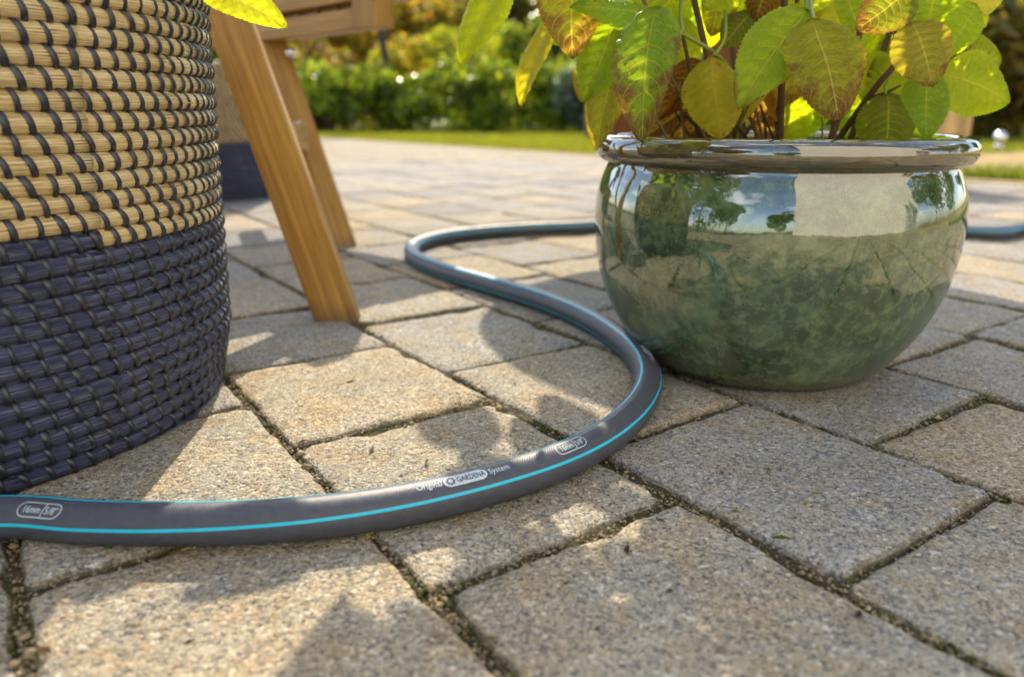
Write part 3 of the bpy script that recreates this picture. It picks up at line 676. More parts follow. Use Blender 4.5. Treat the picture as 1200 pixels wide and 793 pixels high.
# base px, tip px, width px, base depth, tip depth, colour, brown, roll, fold, curl
LV = [
 ((592, -38), (541, 75), 62, .62, .60, LIME, .32, .5, .35, .05), ((668, -55), (676, 67), 74, .60, .58, OLIVE, .62, -.3, .25, .05),
 ((648, 22), (605, 121), 44, .63, .62, YEL, .25, .75, .45, .10), ((722, 14), (683, 114), 62, .60, .58, GREEN, .14, .25, .25, .12),
 ((772, 8), (748, 164), 72, .56, .50, MID, .58, .35, .5, .04), ((718, 62), (700, 168), 48, .60, .56, (.40, .36, .02), .42, .2, .3, .15),
 ((774, 18), (672, 2), 52, .60, .58, MID, .1, .5, .15, .10), ((836, 66), (844, 160), 66, .58, .56, YEL, .28, .1, -.35, .12),
 ((946, 12), (868, 124), 72, .55, .52, GREEN, .42, .15, .42, .06), ((928, 66), (866, 142), 20, .57, .56, YEL, .3, .9, .5, .05),
 ((952, 22), (984, 139), 86, .53, .50, OLIVE, .56, -.1, .18, .08), ((1068, -18), (1006, 34), 52, .55, .53, (.20, .22, .015), .55, -.2, .3, .05),
 ((1067, 27), (1098, 98), 66, .54, .52, (.40, .33, .035), .44, 0, .2, .10), ((1058, 74), (984, 122), 66, .62, .63, LIME, .1, .2, .2, .1),
 ((1038, 110), (1042, 186), 64, .60, .585, (.22, .25, .014), .12, .1, .15, .1), ((1087, 84), (1089, 162), 52, .56, .54, MID, .12, -.1, .3, .08),
 ((1104, 86), (1189, 118), 70, .58, .57, LIME, .1, .1, .15, .15), ((1116, 72), (1176, 66), 64, .62, .61, (.36, .40, .018), .08, .1, .15, .15),
 ((1142, 4), (1112, 66), 46, .58, .57, GREEN, .1, -.4, .2, .1), ((1098, -32), (1090, 33), 66, .61, .60, GREEN, .08, .1, .25, .1),
 ((1150, -40), (1158, 16), 46, .62, .60, PALE, .12, .2, .2, .1), ((1008, -8), (952, 30), 36, .62, .62, PALE, .05, .3, .3, .1),
 ((884, 14), (846, 52), 40, .63, .62, (.16, .20, .012), .2, .3, .2, .1), ((868, -30), (826, 10), 50, .60, .60, LIME, .05, .2, .2, .1),
 ((735, -30), (712, 30), 60, .64, .63, LIME, .1, .2, .2, .1), ((690, -30), (735, 40), 60, .66, .66, GREEN, .1, .2, .2, .1),
 ((800, 62), (812, 120), 20, .64, .64, PALE, .1, .7, .5, .3), ((985, 44), (1050, 66), 54, .66, .66, (.28, .28, .02), .1, .2, .2, .1),
 ((955, 96), (930, 165), 60, .68, .67, GREEN, .1, .1, .2, .1), ((1020, 86), (990, 160), 66, .68, .67, MID, .12, .1, .2, .1),
 ((915, 108), (938, 172), 44, .66, .65, LIME, .15, .2, .2, .1), ((1010, 20), (1046, 62), 46, .66, .66, GREEN, .1, .2, .2, .1), ((1060, 60), (1040, 110), 40, .68, .68, YEL, .2, .2, .2, .1),
 ((757, 18), (745, 66), 36, .62, .61, GREEN, .1, .4, .2, .1), ((790, -20), (770, 34), 50, .66, .65, LIME, .1, .2, .2, .1), ((960, -30), (925, 14), 54, .60, .59, LIME, .3, .2, .2, .1),
 ((1035, -30), (1052, 40), 50, .66, .65, GREEN, .1, .2, .2, .1), ((905, -24), (884, 22), 46, .62, .62, TAN, .8, .3, .3, .2), ((1120, -30), (1140, 30), 54, .66, .66, LIME, .1, .2, .2, .1),
]
for i, (b_, t_, wpx, yb, yt, c, br, ro, fo, cu) in enumerate(LV):
    B, T = at(*b_, yb), at(*t_, yt); wd = wpx * 1.1 * ((yb + yt) / 2) * .97 / FPX
    leaf(plant, B, T, wd, c, br, ro, fo, cu, seed=i, face=(-.1, -1, .35))
for i in range(34):
    px, py = rs.uniform(692, 1150), rs.uniform(-52, 22); Y = rs.uniform(.60, .70); B = at(px, py, Y); q = rs.uniform(-1.1, 1.1)
    if 812 < px < 850 and py > -20: continue
    T = B + Vector((.042 * math.sin(q), -.01, -.042 * math.cos(q)))
    leaf(plant, B, T, rs.uniform(.028, .040), rs.choice([GREEN, MID, LIME, LIME, YEL, OLIVE]), rs.choice([.05, .15, .35, .6]), rs.uniform(-.5, .5), rs.uniform(.15, .4), rs.uniform(.05, .3), seed=1200 + i, face=(-.1, -1, .35))
for i in range(22):
    px, py = rs.choice([rs.uniform(694, 790), rs.uniform(925, 1130)]), rs.uniform(10, 78); Y = rs.uniform(.62, .70); B = at(px, py, Y); q = rs.uniform(-.9, .9)
    T = B + Vector((.034 * math.sin(q), -.008, -.034 * math.cos(q)))
    leaf(plant, B, T, rs.uniform(.022, .032), rs.choice([GREEN, LIME, LIME, YEL, MID]), rs.choice([.1, .2, .45, .65]), rs.uniform(-.5, .5), rs.uniform(.15, .4), rs.uniform(.05, .3), seed=1300 + i, face=(-.1, -1, .35))
# curled dry leaves low among the stems
for i in range(26):
    px, py = rs.uniform(790, 905), rs.uniform(70, 150); Y = rs.uniform(.62, .72); B = at(px, py, Y); T = B + Vector((rs.uniform(-.035, .035), rs.uniform(-.02, .02), rs.uniform(-.05, -.01)))
    leaf(plant, B, T, rs.uniform(.016, .034), (.22, .11, .035), .85, rs.uniform(-1.2, 1.2), rs.uniform(.3, .9), rs.uniform(.2, .5), seed=300 + i)
# inner foliage, mostly further back
k = 0; tries = 0
while k < 30 and tries < 1500:
    tries += 1
    px, py = rs.uniform(690, 1130), rs.uniform(-50, 110); Y = rs.uniform(.66, .82)
    if 770 < px < 870 and py > 20: continue
    if px < 780 and py > 50: continue
    B = at(px, py, Y)
    a = math.atan2(B.y - PC.y, B.x - PC.x) + rs.uniform(-.6, .6); T = B + Vector((math.cos(a) * .05, math.sin(a) * .05, rs.uniform(-.05, .0)))
    leaf(plant, B, T, rs.uniform(.03, .045), rs.choice([GREEN, MID, LIME, YEL]), rs.uniform(.05, .35), rs.uniform(-.4, .4), .25, .15, seed=400 + k); k += 1
# upper crown of the plant, above the picture
HUBS = []
k = 0; tries = 0
while k < 34 and tries < 4000:
    tries += 1
    a, q = rs.uniform(0, 6.28), rs.uniform(.04, .33) ; z = rs.uniform(.30, .62)
    B = Vector((PC.x + q * math.cos(a) - .02, PC.y + q * .75 * math.sin(a) - .02, z))
    if (q / .36) ** 2 + ((z - .40) / .24) ** 2 > 1: continue
    T = B + Vector((math.cos(a) * rs.uniform(.03, .06), math.sin(a) * rs.uniform(.02, .05), rs.uniform(-.05, .015)))
    if max(proj(B)[1], proj(T)[1]) > -26: continue
    leaf(plant, B, T, rs.uniform(.036, .052), rs.choice([GREEN, MID, LIME, YEL, OLIVE]), rs.uniform(.05, .5), rs.uniform(-.5, .5), .25, .2, face=(math.cos(a) * .5, math.sin(a) * .5, .8), seed=600 + k); HUBS.append(B); k += 1
k = 0  # extra unseen leaves, set along the sun's line to shade the front paving
while k < 54:
    h_ = rs.uniform(.44, .62); gx, gy = (rs.uniform(-.03, .17), rs.uniform(.22, .47)) if k < 34 else (rs.uniform(.14, .48), rs.uniform(.20, .30))
    B = Vector((gx - SUN_SX * h_, gy - SUN_SY * h_, h_)); a = rs.uniform(2.2, 4.4); T = B + Vector((math.cos(a) * .05, math.sin(a) * .04, rs.uniform(-.04, .01)))
    if max(proj(B)[1], proj(T)[1]) > -26: continue
    leaf(plant, B, T, rs.uniform(.048, .062), rs.choice([GREEN, MID, LIME, YEL]), rs.uniform(.05, .4), rs.uniform(-.4, .4), .25, .2, face=(-.3, .2, .9), seed=800 + k); HUBS.append(B); k += 1
for B in HUBS:
    a = math.atan2(B.y - .70, B.x - PC.x); h_ = Vector((PC.x + .07 * math.cos(a), .70 + .05 * math.sin(a), .385))
    twig('stem', plant, [h_, h_.lerp(B, .55) + Vector((0, 0, .02)), B], .0014, .0008, M['stem'], 6)
# stems
def ptsY(lst): return [at(x, y, Y) for x, y, Y in lst]
for l, r0, r1, m in [
 ([(972, 178, .64), (1000, 138, .625), (1028, 100, .61), (1058, 62, .60), (1064, 20, .60), (1080, -60, .60)], .0028, .0020, M['stem']),
 ([(1018, 116, .615), (1040, 108, .605), (1056, 100, .60)], .0016, .0008, M['stem']),
 ([(1052, 70, .60), (1046, 52, .61), (1050, 36, .61)], .0013, .0009, M['stem']),
 ([(846, 176, .65), (806, 112, .63), (774, 66, .63), (760, 20, .62), (740, -60, .60)], .0026, .0016, M['drystem']),
 ([(840, 176, .66), (800, 130, .65), (766, 98, .65)], .0022, .0012, M['drystem']), ([(852, 178, .64), (826, 130, .63), (812, 96, .62), (800, 40, .61)], .0022, .0014, M['stem']),
 ([(898, 178, .64), (896, 140, .63), (886, 112, .63)], .0014, .0009, M['stem']), ([(912, 178, .65), (912, 130, .64), (918, 90, .63), (930, 20, .60), (950, -70, .58)], .0026, .0016, M['stem']),
 ([(906, 178, .66), (922, 120, .66), (906, 40, .65), (880, -60, .64)], .0022, .0014, M['stem']), ([(1010, 178, .68), (1040, 120, .68), (1100, 60, .66), (1130, 0, .64), (1150, -70, .62)], .0024, .0014, M['stem']),
 ([(860, 178, .62), (872, 120, .62), (846, 70, .60), (800, 40, .59), (778, 24, .58)], .0018, .0014, M['green_stem']), ([(800, 40, .59), (798, 10, .59), (805, -60, .58)], .0018, .0014, M['green_stem']),
 ([(846, 70, .585), (838, 64, .58), (836, 66, .58)], .0013, .0010, M['green_stem']), ([(838, 66, .585), (850, 40, .60), (848, -20, .62)], .0016, .0012, M['green_stem']),
 ([(800, 40, .59), (784, 42, .575), (771, 52, .56), (766, 100, .54)], .0012, .0009, M['green_stem']), ([(1038, 112, .60), (1038, 100, .605), (1046, 86, .61)], .0012, .0009, M['green_stem']),
 ([(946, 14, .55), (944, 0, .56), (930, -30, .58)], .0014, .0011, M['green_stem']), ([(954, 26, .53), (950, 4, .55), (946, -30, .57)], .0014, .0011, M['green_stem']),
 ([(1067, 28, .54), (1062, 14, .56), (1064, -10, .58)], .0013, .0010, M['green_stem']), ([(1104, 86, .58), (1090, 74, .60), (1070, 44, .60)], .0014, .0010, M['green_stem']),
 ([(962, 178, .63), (964, 148, .63), (962, 136, .63)], .0010, .0007, M['green_stem']), ([(976, 178, .63), (978, 150, .63), (974, 134, .63)], .0010, .0007, M['green_stem']),
]: twig('stem', plant, ptsY(l), r0, r1, m)
for i in range(20):
    x = rs.uniform(760, 930); Y = rs.uniform(.60, .70); x2 = x + rs.uniform(-70, 50)
    twig('stem', plant, ptsY([(x, 180, Y), ((x + x2) / 2 + rs.uniform(-10, 10), 140, Y - .01), (x2, rs.uniform(70, 115), Y - .02)]), rs.uniform(.0009, .0017), .0006, M['drystem'] if i % 3 else M['stem'], 6)
for i in range(9):
    a = 6.28 * i / 9 + .3; b_ = PC + Vector((.05 * math.cos(a), .05 * math.sin(a), .16)); e = PC + Vector((.2 * math.cos(a), .17 * math.sin(a) + .03, rs.uniform(.42, .58)))
    mid = b_.lerp(e, .5) + Vector((0, .03, .05)); 
    twig('stem', plant, [b_, mid, e], .0028, .0014, M['stem'])

# ------------------------------------------------------------ garden hose
HR = .0109
hp = [(0, 605), (100, 611), (200, 613.5), (300, 611), (400, 602.5), (500, 586), (590, 563), (660, 539), (712, 511), (746, 480), (759, 450), (752, 424), (730, 400), (690, 374), (640, 353), (580, 335), (525, 319), (493, 306), (482, 296), (490, 286), (525, 277), (580, 271), (640, 267.5), (700, 265)]
pts = [gp(x, y, HR) for x, y in hp]
pts += [Vector((.36, 1.50, HR)), Vector((.60, 1.47, HR)), gp(1145, 273, HR), gp(1200, 269, HR), gp(1290, 266, HR), Vector((2.3, 1.75, HR)), Vector((3.2, 2.2, HR))]
pts = [Vector((-1.1, .17, HR)), Vector((-.75, .225, HR)), Vector((-.55, .268, HR)), Vector((-.41, .303, HR)), Vector((-.345, .326, HR))] + pts
HP = spline(pts, 14)
for _ in range(6): HP = [HP[0]] + [(HP[i - 1] + HP[i] * 2 + HP[i + 1]) / 4 for i in range(1, len(HP) - 1)] + [HP[-1]]
HS = [0.0]
for i in range(1, len(HP)): HS.append(HS[-1] + (HP[i] - HP[i - 1]).length)
def hose_frame(s):
    j = min(max(int(np.searchsorted(HS, s)) - 1, 0), len(HP) - 2); f = (s - HS[j]) / (HS[j + 1] - HS[j])
    def tang(i): return (HP[min(i + 1, len(HP) - 1)] - HP[max(i - 1, 0)]).normalized()
    t = tang(j).lerp(tang(j + 1), f).normalized(); up = Vector((0, 0, 1)); up = (up - t * t.z).normalized()
    return HP[j].lerp(HP[j + 1], f), t, up, t.cross(up)
hose = tag(empty('garden_hose', (0, 0, 0)), 'dark grey garden hose with turquoise stripes snaking across the paving round the pot', 'hose')
V, F, U = tube(HP, HR, 32, up=(0, 0, 1)); link('tubing', pymesh('tubing', V, F, U), M['hose'], hose)
def s_of(px, py):
    q = gp(px, py, HR); return HS[min(range(len(HP)), key=lambda i: (HP[i] - q).length)]
def phi_stripe(s):
    s0, s1 = s_of(60, 609), s_of(545, 575); t = min(max((s - s0) / (s1 - s0), -.4), 1); t = t * t * (3 - 2 * t) if t > 0 else t * .5
    return R(81 - 17 * t)
def on_hose(s, phi, h):
    c, t, up, rt = hose_frame(s); return c + (up * math.cos(phi) + rt * math.sin(phi)) * (HR + h)
for q in range(4):
    V, F = [], []
    for i, s in enumerate(HS):
        f0 = phi_stripe(s) + q * math.pi / 2
        for j in range(4): V.append(on_hose(s, f0 + (j / 3 - .5) * .155, .00012))
        if i:
            for j in range(3): k = len(V) - 8 + j; F.append((k, k + 4, k + 5, k + 1))
    link('stripe', pymesh('stripe', V, F), M['stripe'], hose)
def print_mesh(tris2d, s0, dphi, h, flip=1):
    """flat print geometry (x along hose in metres, y across, up = away from the stripe) wrapped onto the skin"""
    V, F = tris2d; o = []
    for x, y in V:
        s = s0 + x; o.append(on_hose(s, phi_stripe(s) - dphi - y / HR, h))
    return o, F
def text2d(body, size, x=0.0, y=0.0, shear=0.0, bold=.0, fit=None):
    c = bpy.data.curves.new('lettering', 'FONT'); c.body = body; c.size = size; c.shear = shear; c.offset = bold; c.resolution_u = 3
    o = bpy.data.objects.new('lettering', c); COL.objects.link(o)
    dg = bpy.context.evaluated_depsgraph_get(); dg.update(); me = bpy.data.meshes.new_from_object(o.evaluated_get(dg))
    bm = bmesh.new(); bm.from_mesh(me); bmesh.ops.triangulate(bm, faces=bm.faces)
    es = [e for e in bm.edges if e.calc_length() > .0011]
    if es: bmesh.ops.subdivide_edges(bm, edges=es, cuts=1)
    bmesh.ops.triangulate(bm, faces=bm.faces)
    bm.verts.ensure_lookup_table()
    w0 = max(v.co.x for v in bm.verts); xs = fit / w0 if fit else 1.0
    V = [(v.co.x * xs + x, v.co.y + y) for v in bm.verts]; F = [tuple(v.index for v in f.verts) for f in bm.faces]
    bm.free(); COL.objects.unlink(o); bpy.data.objects.remove(o); bpy.data.curves.remove(c); bpy.data.meshes.remove(me)
    w_ = max(p[0] for p in V) - x; return (V, F), w_
def pill(x0, x1, y0, y1, skew=.0):
    r_ = (y1 - y0) / 2; cy = (y0 + y1) / 2; o = []
    for j in range(13): q = -math.pi / 2 + math.pi * j / 12; o.append((x1 - r_ + r_ * math.cos(q), cy + r_ * math.sin(q)))
    for j in range(13): q = math.pi / 2 + math.pi * j / 12; o.append((x0 + r_ + r_ * math.cos(q), cy + r_ * math.sin(q)))
    return [(x + skew * (y - cy), y) for x, y in o]
def fill_pill(x0, x1, y0, y1):
    """grid filled rounded plate so that it follows the curved skin"""
    r_ = (y1 - y0) / 2; cy = (y0 + y1) / 2; V = []; F = []; ny = 8; nx = 24
    for j in range(ny + 1):
        y = y0 + (y1 - y0) * j / ny; e = r_ - math.sqrt(max(r_ * r_ - (y - cy) ** 2, 0))
        for i in range(nx + 1): V.append((x0 + e + (x1 - x0 - 2 * e) * i / nx, y))
    for j in range(ny):
        for i in range(nx): k = j * (nx + 1) + i; F.append((k, k + 1, k + nx + 2, k + nx + 1))
    return V, F
def outline(o, th):
    n_ = len(o); V = []; F = []
    for i in range(n_):
        a, b_ = Vector(o[i - 1]), Vector(o[(i + 1) % n_]); t = (b_ - a).normalized(); nn = Vector((t.y, -t.x)); p = Vector(o[i])
        V += [tuple(p + nn * th / 2), tuple(p - nn * th / 2)]
    for i in range(n_): j = (i + 1) % n_; F.append((2 * i, 2 * j, 2 * j + 1, 2 * i + 1))
    return V, F
def seg2d(a, b_, th, n_=6):
    a, b_ = Vector(a), Vector(b_); t = (b_ - a).normalized(); nn = Vector((-t.y, t.x)) * th / 2; V = []; F = []
    for i in range(n_ + 1): p = a.lerp(b_, i / n_); V += [tuple(p + nn), tuple(p - nn)]
    for i in range(n_): F.append((2 * i, 2 * i + 2, 2 * i + 3, 2 * i + 1))
    return V, F
def gear(cx, cy, r_):
    V = []; F = []; n_ = 48
    for i in range(n_):
        q = 2 * math.pi * i / n_; ro = r_ * (1 if (i * 8 // n_ * n_ // 8 + 3 > i) else .82); ro = r_ * (.88 + .14 * (1 if math.cos(8 * q) > -.1 else -1))
        V += [(cx + ro * math.cos(q), cy + ro * math.sin(q)), (cx + r_ * .55 * math.cos(q), cy + r_ * .55 * math.sin(q))]
    for i in range(n_): j = (i + 1) % n_; F.append((2 * i, 2 * j, 2 * j + 1, 2 * i + 1))
    return V, F
DPH = R(43)
def add_print(name, pieces, s0, mat, h):
    parts = []
    for q in pieces: o, F = print_mesh(q, s0, DPH, h); parts.append((o, F, [(0, 0)] * len(o)))
    V, F, U = join_meshes(parts); return link(name, pymesh(name, V, F), mat, hose, smooth=False)
def size_mark(s0, wd=.0235):
    h2 = .0037; pcs = [outline(pill(0, wd, -h2, h2, .12), .0005), seg2d((wd * .585, -h2), (wd * .585 + .0012, h2), .0005)]
    t1, w1 = text2d('16mm', .0051, .0025, -.0018, .10, .00004, .0102); pcs.append(t1)
    t2, w2 = text2d('5/8"', .0051, .0151, -.0018, .06, .00003, .0068); pcs.append(t2)
    return add_print('size_print', pcs, s0, M['ink'], .00024)
def brand_mark(s0):
    t1, w1 = text2d('Original', .0050, 0, -.0017, 0, .00005, .0133); x0 = w1 + .0011; px1 = x0 + .0250
    t2, w2 = text2d('System', .0050, px1 + .0011, -.0017, 0, .00005, .0126)
    o = add_print('brand_print', [t1, fill_pill(x0, px1, -.0036, .0034), t2], s0, M['ink'], .00022)
    t3, w3 = text2d('GARDENA', .0052, x0 + .0074, -.00185, 0, .00004)
    s_ = .0163 / w3; t3 = ([(x0 + .0074 + (x - x0 - .0074) * s_, y) for x, y in t3[0]], t3[1])
    add_print('brand_lettering', [t3, gear(x0 + .0040, -.0001, .0026)], s0, M['inkdark'], .0004)
sa, sb, sc_ = s_of(36, 607), s_of(489, 588), s_of(648, 544)
size_mark(sa); brand_mark(sb); size_mark(sc_)
pitch_ = sc_ - sb
brand_mark(s_of(758, 436)); size_mark(s_of(758, 436) + .145)
brand_mark(s_of(758, 436) + .40); brand_mark(sa - .12)

# ------------------------------------------------------------ woven baskets
BP = .01105
def basket_r(z): return .1945 + .010 * min(max(z, 0) / .05, 1) + .035 * max(z - .05, 0) - .010 * max(z - .26, 0)
SEAM = None
def coil_tube(t0, t1, rz, n=10, seg=150):
    P = []
    for i in range(int(seg * (t1 - t0)) + 1):
        t = t0 + (t1 - t0) * i / int(seg * (t1 - t0)); a = SEAM + 2 * math.pi * t; z = BP * (t + .5)
        r_ = basket_r(z) - .005 + .0005 * math.sin(a * 5 + t * 9) + .0004 * math.sin(a * 17 + t)
        P.append((r_ * math.cos(a), r_ * math.sin(a), z + .0005 * math.sin(a * 3 + t * 7)))
    V, F, U = tube(P, BP * .53, n, up=(0, 0, 1)); return V, F, U
def stitch_mesh(seed):
    r = random.Random(seed); V = []; F = []; ns = 9; wd = .00195 * r.uniform(.85, 1.15); sl = .0052 * r.uniform(.8, 1.2)
    for i in range(ns + 1):
        q = R(100) - R(205) * i / ns; t = i / ns
        off = sl * (t - .5)      # leans to the right on its way down
        for j, (x, e) in enumerate([(-1, .0001), (-.55, .00085), (.55, .00085), (1, .0001)]):
            rr = BP * .53 + e + .0003
            V.append((x * wd + off, rr * math.cos(q), rr * math.sin(q) * 1.0))
    for i in range(ns):
        for j in range(3): k = i * 4 + j; F.append((k, k + 4, k + 5, k + 1))
    return V, F
def basket(loc, turns, dark_turns, label, detail):
    o = tag(empty('woven_basket', loc), label, 'basket', 'two tone coiled baskets')
    pieces = {'dark': [], 'straw': []}
    for k in range(-1, turns):
        t = coil_tube(k, k + 1, 0, 10 if detail else 7, 150 if detail else 70)
        key = 'dark' if k < dark_turns else 'straw'
        if detail: link('dark_coil' if key == 'dark' else 'straw_coil', pymesh('coil', *t), M[key], o)
        else: pieces[key].append(t)
    if not detail:
        for key, nm in (('dark', 'dark_base'), ('straw', 'straw_wall')):
            V, F, U = join_meshes(pieces[key]); link(nm, pymesh(nm, V, F, U), M[key], o)
    # stitches: thin dark strips wound round each coil
    variants = [stitch_mesh(40 + q) for q in range(6)]; ms = []
    for q in range(6): me = pymesh('stitch', *variants[q]); me.materials.append(M['strap']); me.polygons.foreach_set('use_smooth', [True] * len(me.polygons)); ms.append(me)
    items = []; r = random.Random(5); s = 0.0; t = -.6
    while t < turns - .03:
        z = BP * (t + .5); rr = basket_r(z) - .005; t += (.0122 + r.uniform(-.0012, .0012)) / (2 * math.pi * rr)
        a = SEAM + 2 * math.pi * t; P = Vector((rr * math.cos(a), rr * math.sin(a), z))
        Mx = Matrix.Translation(P) @ Matrix.Rotation(a - math.pi / 2, 4, 'Z') @ Matrix.Diagonal((-1, 1, 1, 1)) @ Matrix.Rotation(r.uniform(-.05, .05), 4, 'Y')
        # local x -> tangent, y -> outwards
        ta = Vector((-math.sin(a), math.cos(a), 0)); ou = Vector((math.cos(a), math.sin(a), 0))
        Mx = Matrix(((ta.x, ou.x, 0, P.x), (ta.y, ou.y, 0, P.y), (0, 0, 1, P.z), (0, 0, 0, 1))) @ Matrix.Rotation(r.gauss(0, .10), 4, 'Y') @ Matrix.Diagonal((r.uniform(.8, 1.2), r.uniform(.98, 1.06), r.uniform(.98, 1.05), 1))
        wp = P + Vector(loc); nv = (Vector((0, 0, CAM_H)) - wp).normalized().dot(ou)
        px, py = proj(wp) if wp.y > .1 else (9e9, 9e9)
        sc = nv / (wp - Vector((0, 0, CAM_H))).length if (-25 < px < 300 and -20 < py < 640 and nv > -.05) else -1
        items.append((sc, r.randrange(6), Mx))
    items.sort(key=lambda q: -q[0])
    nparts = 300 if detail else 0
    for sc, q, Mx in items[:nparts]:
        c = link('stitch', ms[q], None, o, smooth=False); c.matrix_local = Mx
    parts = []
    for sc, q, Mx in items[nparts:]:
        V, F = variants[q]; parts.append(([Mx @ Vector(v) for v in V], F, [(0, 0)] * len(V)))
    V, F, U = join_meshes(parts); kind(link('stitching', pymesh('stitching', V, F), M['strap'], o), 'stuff')
    # frayed straw ends sticking out of the coils
    if detail:
        V, F, C = [], [], []
        for _ in range(420):
            t = r.uniform(-.4, turns); a = SEAM + 2 * math.pi * t; zc = BP * (t + .5); q = r.uniform(-1.1, 1.1); rr = basket_r(zc) - .005 + BP * .54 * math.cos(q)
            p0 = Vector((rr * math.cos(a), rr * math.sin(a), zc + BP * .54 * math.sin(q))); ta = Vector((-math.sin(a), math.cos(a), 0)); ou = Vector((math.cos(a), math.sin(a), 0))
            d = ta * r.choice([-1, 1]) * r.uniform(.004, .013) + ou * r.uniform(.0004, .0035) + Vector((0, 0, r.uniform(-.002, .002))); k_ = len(V); wv = Vector((0, 0, r.uniform(.00025, .0006)))
            V += [p0 - wv, p0 + wv, p0 + d * .6 + wv * .8 + ou * .0006, p0 + d]; F += [(k_, k_ + 3, k_ + 2, k_ + 1)]
            C.append((.62, .45, .2) if t >= dark_turns or r.random() < .12 else r.choice([(.05, .055, .09), (.12, .12, .16), (.02, .022, .035)]))
        me = pymesh('frayed_straw', V, F); tint_attr(me, C); kind(link('frayed_straw', me, M['grass'], o, smooth=False), 'stuff')
    V, F = lathe([(0, .004), (.17, .004), (.188, .02), (.196, BP * turns - .01)], 60); link('lining', pymesh('lining', V, F), M['dark'], o)
    return o
BL = Vector((-.42, .52, 0))
sp = at(121, 283, .42); SEAM = math.atan2(sp.y - BL.y, sp.x - BL.x)
# the seam lies where the viewer sees it: on the front of the basket wall
d = ray(121, 283); lo, hi_ = .2, .5
for _ in range(40):
    m_ = (lo + hi_) / 2; q = at(121, 283, m_); rr = math.hypot(q.x - BL.x, q.y - BL.y)
    if rr > basket_r(q.z): lo = m_
    else: hi_ = m_
q = at(121, 283, lo); SEAM = math.atan2(q.y - BL.y, q.x - BL.x); seam_z = q.z
DT = round(seam_z / BP - .5); BP = seam_z / (DT + .5); BL.z = .001
basket(BL, 29, DT, 'large coiled straw and navy basket in the left foreground beside the hose', True)
basket(Vector((-.815, 2.06, 0)), 29, DT, 'blurred coiled basket further back, half hidden by the slanted wooden leg', False)
# plant in the near basket: one lime leaf hangs over the rim
bp_ = tag(empty('basket_plant', BL + Vector((0, 0, .20))), 'plant in the near basket with a bright lime leaf hanging over its right rim', 'plant')
leaf(bp_, at(236, -26, .52), at(330, 27, .50), 46 * .52 / FPX, (.50, .52, .015), .05, .1, .25, .12, face=(.2, -1, .5), seed=901)
twig('stem', bp_, [BL + Vector((.10, .02, .20)), BL + Vector((.15, .0, .33)), at(220, -60, .52), at(236, -26, .52)], .0022, .0014, M['green_stem'])
for i in range(7):
    a = -.9 + .37 * i; e = BL + Vector((.20 + .16 * math.cos(a * .8), .10 + .14 * math.sin(a), .42 + .05 * math.sin(i * 2.1)))
    if i > 4: e = BL + Vector((-.1 + .1 * (i - 5), .05, .55))
    twig('stem', bp_, [BL + Vector((.03 * (i - 3), 0, .20)), BL.lerp(e, .55) + Vector((0, 0, .16)), e], .0024, .0012, M['green_stem'])
k = 0; tries = 0  # unseen leaves; those overhanging the rim added to cast leaf shadows in front
for (x, y, z, dx, dy, dz, wd) in [(-.165, .70, .335, .055, -.02, -.015, .036), (-.21, .70, .345, .02, .055, -.01, .04), (-.102, .585, .345, .012, .10, -.008, .034), (-.25, .68, .36, .05, -.04, .0, .045), (-.28, .60, .38, -.02, .05, -.02, .045), (-.33, .55, .42, .05, .03, .0, .045), (-.40, .52, .46, .03, -.05, -.02, .045), (-.46, .56, .47, -.05, .03, .0, .045), (-.50, .47, .43, -.05, -.03, -.03, .045), (-.36, .45, .44, .03, -.06, -.03, .045)]:
    leaf(bp_, (x, y, z), (x + dx, y + dy, z + dz), wd, rs.choice([LIME, GREEN, (.5, .52, .015)]), .08, 0, .2, .15, face=(0, -.2, 1), seed=950 + k); k += 1
    twig('stem', bp_, [Vector((-.35, .56, .40)), Vector((-.35, .56, .40)).lerp(Vector((x, y, z)), .5) + Vector((0, 0, .035)), Vector((x, y, z))], .0015, .0008, M['green_stem'], 6)

# ------------------------------------------------------------ wooden chair
chair = tag(empty('wooden_chair', (-.36, 1.0, 0)), 'oiled wooden garden chair with slanted legs behind the near basket', 'chair')
def board(name, p0, p1, wdir, wd, th, ext=0.0, mat=None, bev=.003):
    """board from p0 to p1; wide direction wdir, local Z along its length so the grain follows"""
    p0, p1 = Vector(p0), Vector(p1); z = (p1 - p0).normalized(); x = Vector(wdir); x = (x - z * z.dot(x)).normalized(); y = z.cross(x)
    bm = bmesh.new(); ln = (p1 - p0).length; box_bm(bm, (0, 0, ln / 2), (wd, th, ln), None, bev)
    o = link(name, bmmesh(name, bm), mat or M['wood'], chair, smooth=False)
    o.matrix_local = Matrix.Translation(p0 - chair.location) @ Matrix(((x.x, y.x, z.x, 0), (x.y, y.y, z.y, 0), (x.z, y.z, z.z, 0), (0, 0, 0, 1)))
    return o
f0 = gp(396, 372); ft = at(276, 43, f0.y + .075)
def cut_foot(o, zmin=0.0):
    bm = bmesh.new(); bm.from_mesh(o.data); iv = o.matrix_local.inverted(); pz = chair.location.z
    co = iv @ Vector((0, 0, zmin - pz)); no = iv.to_3x3() @ Vector((0, 0, 1))
    g = bmesh.ops.bisect_plane(bm, geom=bm.verts[:] + bm.edges[:] + bm.faces[:], plane_co=co, plane_no=no.normalized(), clear_inner=True)
    bmesh.ops.contextual_create(bm, geom=[e for e in g['geom_cut'] if isinstance(e, bmesh.types.BMEdge)]); bm.to_mesh(o.data); bm.free()
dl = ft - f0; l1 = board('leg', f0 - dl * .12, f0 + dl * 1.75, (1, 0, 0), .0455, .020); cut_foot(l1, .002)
r0_ = gp(402, 287); rt_ = at(322, 57, r0_.y + .085); dr = rt_ - r0_
